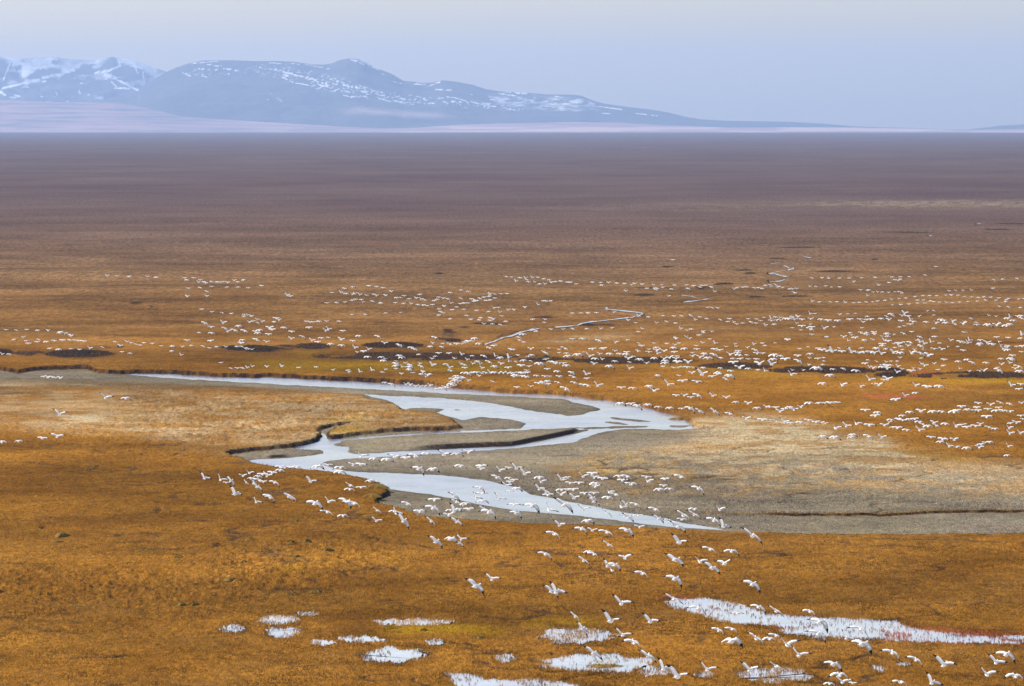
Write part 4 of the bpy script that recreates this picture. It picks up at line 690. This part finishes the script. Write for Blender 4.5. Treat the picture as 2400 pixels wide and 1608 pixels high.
FLOCK = {
(0,600,40): "980 180;1070 183;1180 188;1345 190;1427 195;1690 200;1708 220;1770 200;1830 220;1812 240;1865 238;1880 248;1937 235;1985 238;2012 240;2045 236;2080 243;2140 225;2175 238;2225 220;1722 295;1832 290;1937 280;2077 285;2180 285;2270 292;1892 325;1892 367;1713 370;1845 487;1937 512;2033 520;2117 526;2235 535;2230 552;2265 540;2300 550;2280 605 50;2315 598;1875 615 75;1930 650 75;2040 612 75;2180 640 70;2055 660 70;2080 690 75;2145 680 80;2235 685 80;1820 700 36;1935 705 75;1710 772 70;1925 775 70;2215 768 65;2205 795 60;2330 690 50;2330 760 50;55 675;155 680;245 673;345 680;440 682;550 700 60;585 712 60;625 720;650 730 50;127 765;213 743;243 775;260 800 55;340 785 50;355 765;425 785 50;495 775 50;570 770 60;640 768;680 768;720 775 50;765 780 60;455 845 45;537 855 50;652 850;727 855;820 845 50;940 835;1055 783;1160 783 45;1200 795;1245 807;1285 815;1317 795;1393 800;1098 820 50;1115 877;1190 890 45;1475 822;1575 825 45;1570 870;1663 832;1655 905;1750 820;1858 825;1915 842;1980 830;2062 833;2165 828;2210 828;2240 845;2270 850;2305 855;20 898;85 898 45;2020 975 42;2115 1027;2170 1025 50;2220 1025;2260 1020;2305 1010",
(600,600,40): "50 272;285 358 50;315 368 50;695 335;808 297;882 282;1032 273;1105 280;1160 290;1238 325;775 335;825 345 50;880 350;905 345;948 354;1012 360;1080 352;1100 362;1185 362;1285 382;1322 380;1355 365;1402 392;1465 385;1497 352;1508 395;1545 403;1630 410;1655 397;1672 377;1710 388;1755 393;1778 335;1875 312;1943 325;1875 388;1970 393;2010 410 50;1990 415;2050 390;2085 378;2130 360 50;2140 348;2130 372;2180 347;2185 387;2140 403;2105 407;2240 347;2295 345;2290 188 30;2335 192 30;648 430 45;738 428;813 422;880 405;910 398;965 400;975 422;1068 415;1140 431;1275 428;1352 435;1415 437;1480 445;1530 450;1565 455;1615 445;1722 460;1780 432;1870 437;1905 432;1940 430;1838 467;1798 491;1675 485;1690 508;1710 520;1670 542;1903 488;2018 498;2130 508;2175 477;2215 472;2228 515;2248 548;2300 492 50;1932 545;1777 575 32;1965 580;2045 585;2055 565;2140 565;2140 590 45;2170 578;2287 598;2083 622;2163 622;2237 628;878 535 34;1000 535 36;1187 522 36;1322 516 32;"
 "10 583;20 613;55 600 45;185 570 60;210 585 50;165 602;460 597;495 605;525 605;577 598 48;645 598;762 597;125 658 85;150 672 60;255 655 65;325 692 60;485 655 60;635 683 60;660 668 60;793 685 65;30 680 75;15 705 60;115 715 75;425 735 65;323 755 70;940 730 65;1115 735 62;10 768 60;95 785 60;510 773 60;600 750 60;565 785 60;660 745;780 763 75;882 777 55;680 805 60;783 818 62;1175 797 62;1310 815 65;903 838 62;1028 853 58;985 872 60;927 880;1420 838 60;1450 852 55;1640 745 75;1615 797 45;1590 828 52;1710 800;1700 832;1775 805 60;1835 803 60;1880 803;1915 790 50;1940 780 60;1980 780;1998 755 60;2038 802 60;2175 820 72;2325 850;2135 840 55;1020 922 60;1145 925 70;1165 957 70;1180 940;1310 912 60;1335 930 60;1490 900;1670 888 55;1765 890 52;1880 900 50;1640 917;1610 940 42;1815 938;1930 948 45;1980 912;2085 915 60;2185 912 50;2230 930 60;2310 925 50;1280 962;1365 980;1495 985;1410 998 50;1280 985 60;1335 1013 50;1275 1005 60;1280 1030;1400 1015 60;1400 1038 50;1510 1010 72;1615 997 80;1735 990 50;1870 985;1905 995 70;2025 965 50;1980 985 50;2050 985;2130 968 75;2310 962 50;2240 985 60;2180 1010 60;2305 1020 80;2065 1025 50;1770 1020 62;1780 1048 50;1910 1022 60;235 1008;100 1012;390 1020;552 1015;705 1043;840 1045;850 1060;950 1057 45;1057 1043 50;1155 1062;1180 1037",
(600,800,70): "1330 297 42;1435 288 42;1525 275 40;1900 290;1940 293;1980 285;2020 285;2060 290;2100 287;2140 285;2180 285;2220 292;2260 290;2300 293;2335 295;2040 318 45;1570 310 60;1590 300 45;1510 300 45;1550 322 50;1525 285 45;1830 320 80;1860 328 85;1885 335 60;1800 345 80;1820 360 85;1845 370 70;1800 385 80;1780 392 80;1730 420 80;1700 430 80;1660 437 70;1755 422 60;1805 402 70;1845 338 90;1940 360 50;2165 368 45;1180 378 55;1240 392 60;1370 395 50;1410 397 50;1460 412 50;1500 414 50;1540 412 50;1590 405 55",
(1200,600,38): "35 230;75 200;122 202;140 218;152 238;183 197;205 238 26;237 197;253 256;290 209;300 256;343 216;360 242;398 236;447 230;505 240;535 242;587 257;737 240;815 243;825 266;885 245;960 248;1032 252;1088 262;1123 254;1192 258;1290 265 28;1233 297;1310 290;1330 297;1312 305;1370 265 26;1380 288;1040 320;1430 367;1462 303;1490 266;1597 266;1662 272;1612 298;1735 270;1773 268;1720 286;1825 286;1850 326;1470 35 36;2030 305;2060 290;2110 287;2145 283;2215 291;2250 291;2290 297;2320 270;285 410;312 412;358 410;238 445;120 470;18 493;550 523;635 522;697 523;772 520;932 515;190 580 44;300 580;298 607;1062 588;1155 550;1250 558;1383 547;1480 550;1553 548;1638 545;1722 558;1675 583;1783 574;1132 612;1320 612;1415 600;1497 615;1790 470;1833 475;1880 475;1907 583;1988 574 44;1973 600;2025 605;2055 622;2110 614;2160 575;2235 577;2300 563;2187 605;2230 615;2273 592;2318 635;222 688;355 672;466 671;557 667;685 665;808 665 44;915 658;1187 665;1155 693;1543 665;1600 680;1640 670;1748 690;1752 700;1825 692;1710 725 46;1495 745;1500 757 46;1590 738;1622 755 46;1808 760;100 717 60;65 745;70 770;110 787;552 760 55;645 757 62;793 774 60;945 790 60;1050 768 42;1160 797;1185 820 58;1297 797;1417 800;1530 797;1487 813;1742 793 42;1855 797 46;1685 820;2035 805;2050 825;2213 807;2290 798;2315 820;1955 830 42;2152 837 42;"
 "12 855 50;172 850 70;335 843;285 875;313 888 46;430 855;432 885;485 845 90;500 890 64;510 915 84;600 902 95;55 907;150 918 46;180 905 55;735 850 84;665 878;710 915 95;760 940 80;835 845 84;800 895 64;895 895 75;940 868 46;985 895 75;1145 862;1150 872 46;1050 880 60;1045 900 75;1250 855;1250 878 62;1320 838 60;1325 865 84;1390 870 70;1330 890 60;1475 840 60;1485 878 60;1575 848 62;1690 852 72;1650 885;1760 895 70;1850 850 74;1900 860 80;1850 903 84;1650 915 64;1720 925 84;1790 932 95;1910 932 52;1995 900 95;2070 870 62;2060 885 60;2075 905 80;2145 905 46;2225 860 60;2240 890 84;2290 890 64;2020 938 46;2085 940 74;2160 943 50;2235 943 55;1110 920 46;1065 938 84;1165 945 80;825 945 42;35 965;105 955 62;175 960;1300 935 62;1390 940 84;1440 930 84;1500 915 54;1500 940 80;1400 960 84;940 962 64;1077 970",
(1800,600,34): "403 202;495 202;558 204;653 204;745 203;855 200;980 196;782 236;1137 192;1210 192;1295 190;1440 175;1535 97;1160 217;1185 225;1210 213;1107 244;1010 268;2068 218;2148 212;2280 207;2058 296;380 278;440 278;527 277;580 285 24;655 284;20 262;70 262;30 277;85 285;130 290;105 278;200 302;225 303;262 300;235 330;250 338;848 312;905 318;920 312;963 330;1003 330 26;1048 330;1100 335;1157 330 26;1195 327;1212 332;1228 340;908 362;1655 320;1718 316;1778 316;1858 314;405 416;472 421;573 420;635 418;705 425;788 426;840 425;898 421;957 418;1003 413;1073 406;1127 399;1195 392;1263 385;1345 372;1420 363;1480 363;1545 363;1623 360;1677 359;1738 360;1797 372;1862 374;1928 379;1972 376;2033 379;2110 385;2200 390;2172 403;2172 418;2285 397;2335 390;1370 404;1415 405;1490 411;1515 418;1573 423;1628 425;1687 428;1752 423;1828 418;1913 414 26;1992 405;2088 405;1138 448 26;1213 445;1290 440;1367 433;1435 430;2118 461;2200 466;2308 472;1455 503 26;1518 501;1518 540;385 528 52;430 527;655 536 40;730 528;803 525;"
 "25 570 44;70 560 44;110 565 44;155 570 44;30 590 60;80 588 44;115 587 44;160 575 44;190 575 62;225 560 44;240 580 70;275 555 44;310 580 70;390 577 64;485 580 64;550 590 62;635 592 72;748 580 62;840 577 64;905 582 66;940 580 72;910 553 42;870 605 44;1035 573 64;1085 552 42;1125 533 55;1150 548;1107 583 52;1215 593 66;1225 547 52;1250 525 60;1280 550 70;1380 552 42;1300 578 46;1325 600 84;1300 625 62;1245 640;1202 650;1447 605 64;1535 613 62;1580 583 62;1610 590 72;1625 612 72;1690 595 72;1710 622 64;1785 620 82;1790 605 44;1910 610 44;1908 630 70;2010 630 90;2090 632 92;2115 620 44;2175 638 82;2210 625 62;2190 570 62;2245 590 62;2210 555 44;2280 553 44;2310 550 62;2320 570 52;1860 572;2015 545;2085 553;55 625 42;222 657;260 615;310 640 84;385 625;400 650 62;390 668 90;300 676;515 662 84;600 650;860 657;1520 662 44;1795 698 64;400 717 46;1315 693 42;1240 708 70;970 700 52;975 715 46;845 697 42;880 712 62;905 705 46;905 720 46;750 702;760 723;795 747 62;690 740 60;540 740 42;1040 733;1085 710 52;1100 715 52;1095 735 46;1150 718;1390 740 52;1525 738 64;2090 742 52;2195 747 52;2320 718 52;2310 753 50;180 765 55;65 795;730 773 44;880 770 50;960 765 44;1060 768 44;1100 778 74;1370 770 44;1390 785 54;1430 800 64;1300 790 62;1245 787 44;1190 795 64;1190 808 84;1150 800;1045 805 84;1045 820 64;1280 820 64;1215 825 44;1400 825 70;1490 785 52;1573 797 42;1670 772 64;1760 785 62;1840 770 52;1800 790 52;1830 793 62;1940 770 64;1935 800 74;1935 815 50;2005 793 84;2045 805 72;2060 810 46;2110 785 46;2125 815;2185 820 46;2190 830 62;2275 828 42;2325 825 60;1643 829;1735 828;1783 863 66;2150 850 84;2190 860 62;2315 877 42;"
 "368 831;290 848 38;460 845 64;495 858 84;540 868 62;590 870 84;653 843;730 843 42;677 873 84;765 877 84;830 885 84;880 880 84;940 880 95;975 885 74;1040 893 84;855 842 44;990 845 60;1077 850 42;1160 838;1230 855;1340 857 42;1425 855;1150 882 84;1210 887 84;1315 887 100;1400 890 84;1470 908 95;1520 848 84;1590 852 62;55 908 105;110 915 62;45 945 84;160 943 105;35 990 92;270 912 84;280 960 90;385 895 80;380 935;455 938 62;510 930;513 960;370 995 44;500 993;913 950;995 965;885 983 62;1130 962;1182 962;1205 930 42;1405 933;1080 970;1610 947 70;1740 965 72;1820 948 66;1870 975 76;1995 977 72;2130 940 64;2235 910 74;2220 940 92;2235 950 50;2135 990 64;2210 978 46;2290 1010 100;2260 1030 62;2300 1055 84;2110 1045 95;2100 1020 44;1975 1048 84;1935 1050 46;1750 1028 42;1605 1002 46;1520 985 42;1430 1003 84;1400 985 46;1390 1035 42;1555 1040 44;1310 1050 90;1330 1025 46;1190 1010 44;1225 1035;1180 1063 74;1065 1000 95;1090 1010 84;1040 1015 74;1120 1000 64;1090 1030 62;960 1025 62;930 1015 44;805 1050 95;690 1030 44;595 1035 64;440 1025 115;220 1045;320 1045 34;1840 1055",
}
recs = []
for (ox, oy), s in BIRDS.items():
    for e in s.replace('\n', '').split(';'):
        e = e.split()
        if e: recs.append((ox + float(e[0]) / 3.9, oy + float(e[1]) / 3.9, e[2], float(e[3]) / 3.9))
rb = random.Random(3)
for (ox, oy, dfl), s in FLOCK.items():
    for e in s.split(';'):
        e = e.split()
        if e: recs.append((ox + float(e[0]) / 3.9, oy + float(e[1]) / 3.9, rb.choice('VvvAAFFRU' if len(e) > 2 and float(e[2]) < 55 else 'VvAAFFR'), (float(e[2]) if len(e) > 2 else dfl) / 3.9))
recs.sort(key=lambda r: -r[3])
NBIG = 300
# ---- where a bird is in the place, in words
def place(x, y):
    if y > 1480 and x > 1700 and y < 1512 + (x < 1900) * 0: 
        return 'over the long pale pond' if x < 2130 else 'over the red end of the long pond'
    if y > 1512: 
        if x > 2180: return 'over the bottom right corner'
        if x > 1900: return 'low over the brown grass below the long pond'
        if x > 1660: return 'near the bottom edge under the long pond'
        return 'over the grassy pond at bottom centre'
    if y > 1395:
        if x > 1960: return 'over the far side of the long pond'
        if x > 1800: return 'over the middle of the long pale pond'
        if x > 1540: return 'over the left end of the long pale pond'
        return 'over open grass between the long pond and small ponds'
    if y > 1330:
        if x < 1250: return 'in the loose pair over open grass left of centre'
        if x < 1500: return 'over open brown grass at centre, above the ponds'
        return 'over open brown grass above the long pond'
    if y > 1262:
        if x < 1200: return 'in the small bunch just below the river bank'
        if x < 1480: return 'below the lower channel, over brown grass at centre'
        return 'below the lower channel end, over brown grass'
    if y > 1205:
        if x < 1180: return 'over the near river bank at the lower channel'
        if x < 1420: return 'over the grass edge under the lower channel'
        if x < 1600: return 'over the narrow end of the lower channel'
        return 'where the lower channel thins out into gravel'
    if y > 1150:
        if x < 640: return 'at the lower left of the dense cluster on the left'
        if x < 860: return 'over orange grass left of the dark turf spit'
        if x < 1010: return 'around the dark turf spit at the lower channel'
        if x < 1140: return 'over the gravel under the lower channel'
        if x < 1300: return 'over the widest water of the lower channel'
        if x < 1480: return 'on the gravel side of the lower channel'
        return 'over yellow gravel right of the lower channel'
    if y > 1110:
        if x < 560: return 'in the dense cluster at its far left end'
        if x < 680: return 'in the dense cluster under the river bend'
        if x < 1000: return 'over the turf point left of the lower channel'
        if x < 1200: return 'over the upper bank of the lower channel'
        if x < 1330: return 'over the gravel bar above the lower channel'
        if x < 1450: return 'in the tight bunch over the gravel flat'
        return 'at the right end of the bunch over the gravel flat'
    if y > 1080:
        if x < 560: return 'flying up at the far left end of the dense cluster'
        if x < 730: return 'in the line along the river bend at left'
        if x < 900: return 'over the start of the lower channel'
        if x < 1150: return 'over the grey gravel bar between channels'
        return 'at the top of the bunch over the gravel bar'
    if y > 1055:
        return 'in the row along the middle channel' if x < 1300 else 'below the right flock, over pale grass'
    if y > 1015:
        if x < 300: return 'over brown grass at the far left'
        if x < 1300: return 'over the dark cut of the middle gravel bar'
        if x < 2200: return 'in the short row low over pale grass at right'
        if x < 2320: return 'in the curved group at the lower right of the flock'
        return 'by the right edge below the flock'
    if y > 975:
        if x < 300: return 'over the brown grass near the left edge'
        if x < 1780: return 'over the pale grass right of the river loop'
        if x < 1980: return 'in the chain leaving the river loop toward the right'
        if x < 2130: return 'in the long chain right of centre, over brown grass'
        if x < 2290: return 'in the thick of the chain at right'
        return 'in the chain close to the right edge'
    if y > 940:
        if x < 300: return 'over the bleached patch at far left'
        if x < 1500: return 'over the water at the outer bank of the river loop'
        if x < 1700: return 'over the far bank of the river loop'
        if x < 2000: return 'in the slanting line above the pale grass'
        if x < 2150: return 'in the middle of the upper chain at right'
        if x < 2280: return 'in the upper chain toward the right'
        return 'in the upper chain at the right edge'
    if y > 905:
        if x < 1500: return 'just above the far bank of the river loop'
        if x < 1800: return 'in the thin row crossing above the river loop'
        if x < 2100: return 'over the orange grass right of the river loop'
        return 'over the reddish grass at right'
    if y > 870:
        if x < 1250: return 'in the white knot above the upper channel'
        if x < 1450: return 'over the ochre grass above the river loop'
        if x < 1700: return 'in the middle flock over ochre grass'
        if x < 1850: return 'in the knot at the yellow strip right of centre'
        if x < 2150: return 'over the yellow strip at right'
        return 'over the yellow strip by the right edge'
    if y > 840:
        if x < 200: return 'low over the grey gravel at the far left river end'
        if x < 1250: return 'at the scrub belt above the upper channel'
        if x < 1480: return 'over the scrub belt at centre'
        if x < 1750: return 'over the scrub belt right of centre'
        if x < 2050: return 'over the dark scrub at right'
        return 'over the scrub by the right edge'
    if y > 800:
        if x < 1300: return 'above the scrub belt left of centre'
        if x < 1500: return 'above the scrub belt at centre'
        if x < 1800: return 'above the scrub belt right of centre'
        if x < 2100: return 'in the long bright string at right'
        return 'in the crowded flock near the right edge'
    if x < 1000: return 'over open heath on the left'
    if x < 1900: return 'over open heath beyond the scrub'
    return 'in the distant bands at right'
ORD = ['leftmost', 'second from left', 'third from left', 'fourth from left', 'fifth from left', 'sixth from left', 'seventh from left', 'eighth from left', 'ninth from left', 'tenth from left', 'eleventh from left', 'twelfth from left', 'thirteenth from left', 'fourteenth from left']
big = recs[:NBIG]; cls = {}
for i, r in enumerate(big): cls.setdefault((r[2], place(r[0], r[1])), []).append(i)
LAB = {}
SHORT = {'V': 'left wing high, right level', 'U': 'left wing straight up', 'v': 'wings in a shallow V', 'A': 'wings arched down', 'F': 'wings spread flat', 'R': 'right wing drooping', 'D': 'wings on a slant', 'S': 'wings nearly upright'}
for (p, pl_), idx in cls.items():
    idx.sort(key=lambda i: big[i][0])
    for k, i in enumerate(idx):
        if len(idx) == 1: t = 'goose, %s, %s' % (SHORT[p], pl_)
        elif len(idx) == 2: t = 'goose, %s, %s, the %s' % (SHORT[p], pl_, ('left one', 'right one')[k])
        else: t = 'goose, %s, %s, %s' % (SHORT[p], pl_, ORD[k] if k < len(idx) - 1 else 'rightmost')
        t = t.replace('in the ', 'in ').replace('over the ', 'over ').replace('of the ', 'of ') if len(t.split()) > 16 else t
        t = t.replace(' the ', ' ') if len(t.split()) > 16 else t
        LAB[i] = t if len(t.split()) <= 16 else ' '.join(t.split()[:16])
from mathutils import Euler, Vector, Matrix
def goose_pose(i, r):
    x, y, p, s = r; q = random.Random(int(x * 7 + y * 131))
    yaw = q.uniform(-28, 28) - 8; 
    V0 = GEOM[(p, int(x * 3 + y) % 3)][0]; a_ = V0[V0[:, 0].argmin()]; b_ = V0[V0[:, 0].argmax()]
    span = math.hypot(b_[0] - a_[0], b_[2] - a_[2]); eff = span * math.cos(R(yaw)) * .97
    d = eff / (s / FPX)
    # never lower than a couple of metres over the ground seen at that pixel
    gx, gy = unproj(x, y + 1.0); lim = float(gy) * .955
    sc = 1.0
    if d > lim: sc = max(.72, lim / d); d = lim
    sc *= 1.45 if s < 16 else (1.22 if s < 30 else 1.06)
    X_, Y_, Z_ = at_dist(x, y, d)
    pitch = q.uniform(2, 14); roll = q.uniform(-6, 6)
    return (X_, Y_, Z_ - .02), (R(pitch), R(roll), R(yaw)), sc
ME = {}; proto = {}
for i, r in enumerate(big):
    p = (r[2], int(r[0] * 3 + r[1]) % 3)
    if p not in proto:
        o = bpy.data.objects.new('snow_goose', goose_datablock(p)); proto[p] = o
    else: o = proto[p].copy()
    C.objects.link(o)
    loc, rot, sc = goose_pose(i, r); o.location = loc; o.rotation_euler = rot; o.scale = (sc, sc, sc)
    o['label'] = LAB[i]; o['category'] = 'goose'; o['group'] = 'snow geese flying over the tundra'
# the smallest birds, past the first three hundred: one flock
VV, FF, MM = [], [], []; off = 0
for r in recs[NBIG:]:
    V_, F_, Mi = GEOM[(r[2], int(r[0] * 3 + r[1]) % 3)]; loc, rot, sc = goose_pose(0, r)
    M = np.array(Euler(rot).to_matrix()); VV.append(V_ @ M.T * sc + np.array(loc)); FF.append(F_ + off); MM.append(Mi); off += len(V_)
fl = mesh_obj('snow_goose_flock', np.concatenate(VV), np.concatenate(FF), None, kind='stuff')
for mm in (FW, FB, BL): fl.data.materials.append(mm)
fl.data.polygons.foreach_set('material_index', np.concatenate(MM).astype(np.int32))
fl['label'] = 'hundreds of tiny white geese strung out far over the plain'
print('birds', len(recs), 'classes', len(cls), 'dup labels', NBIG - len(set(LAB.values())))
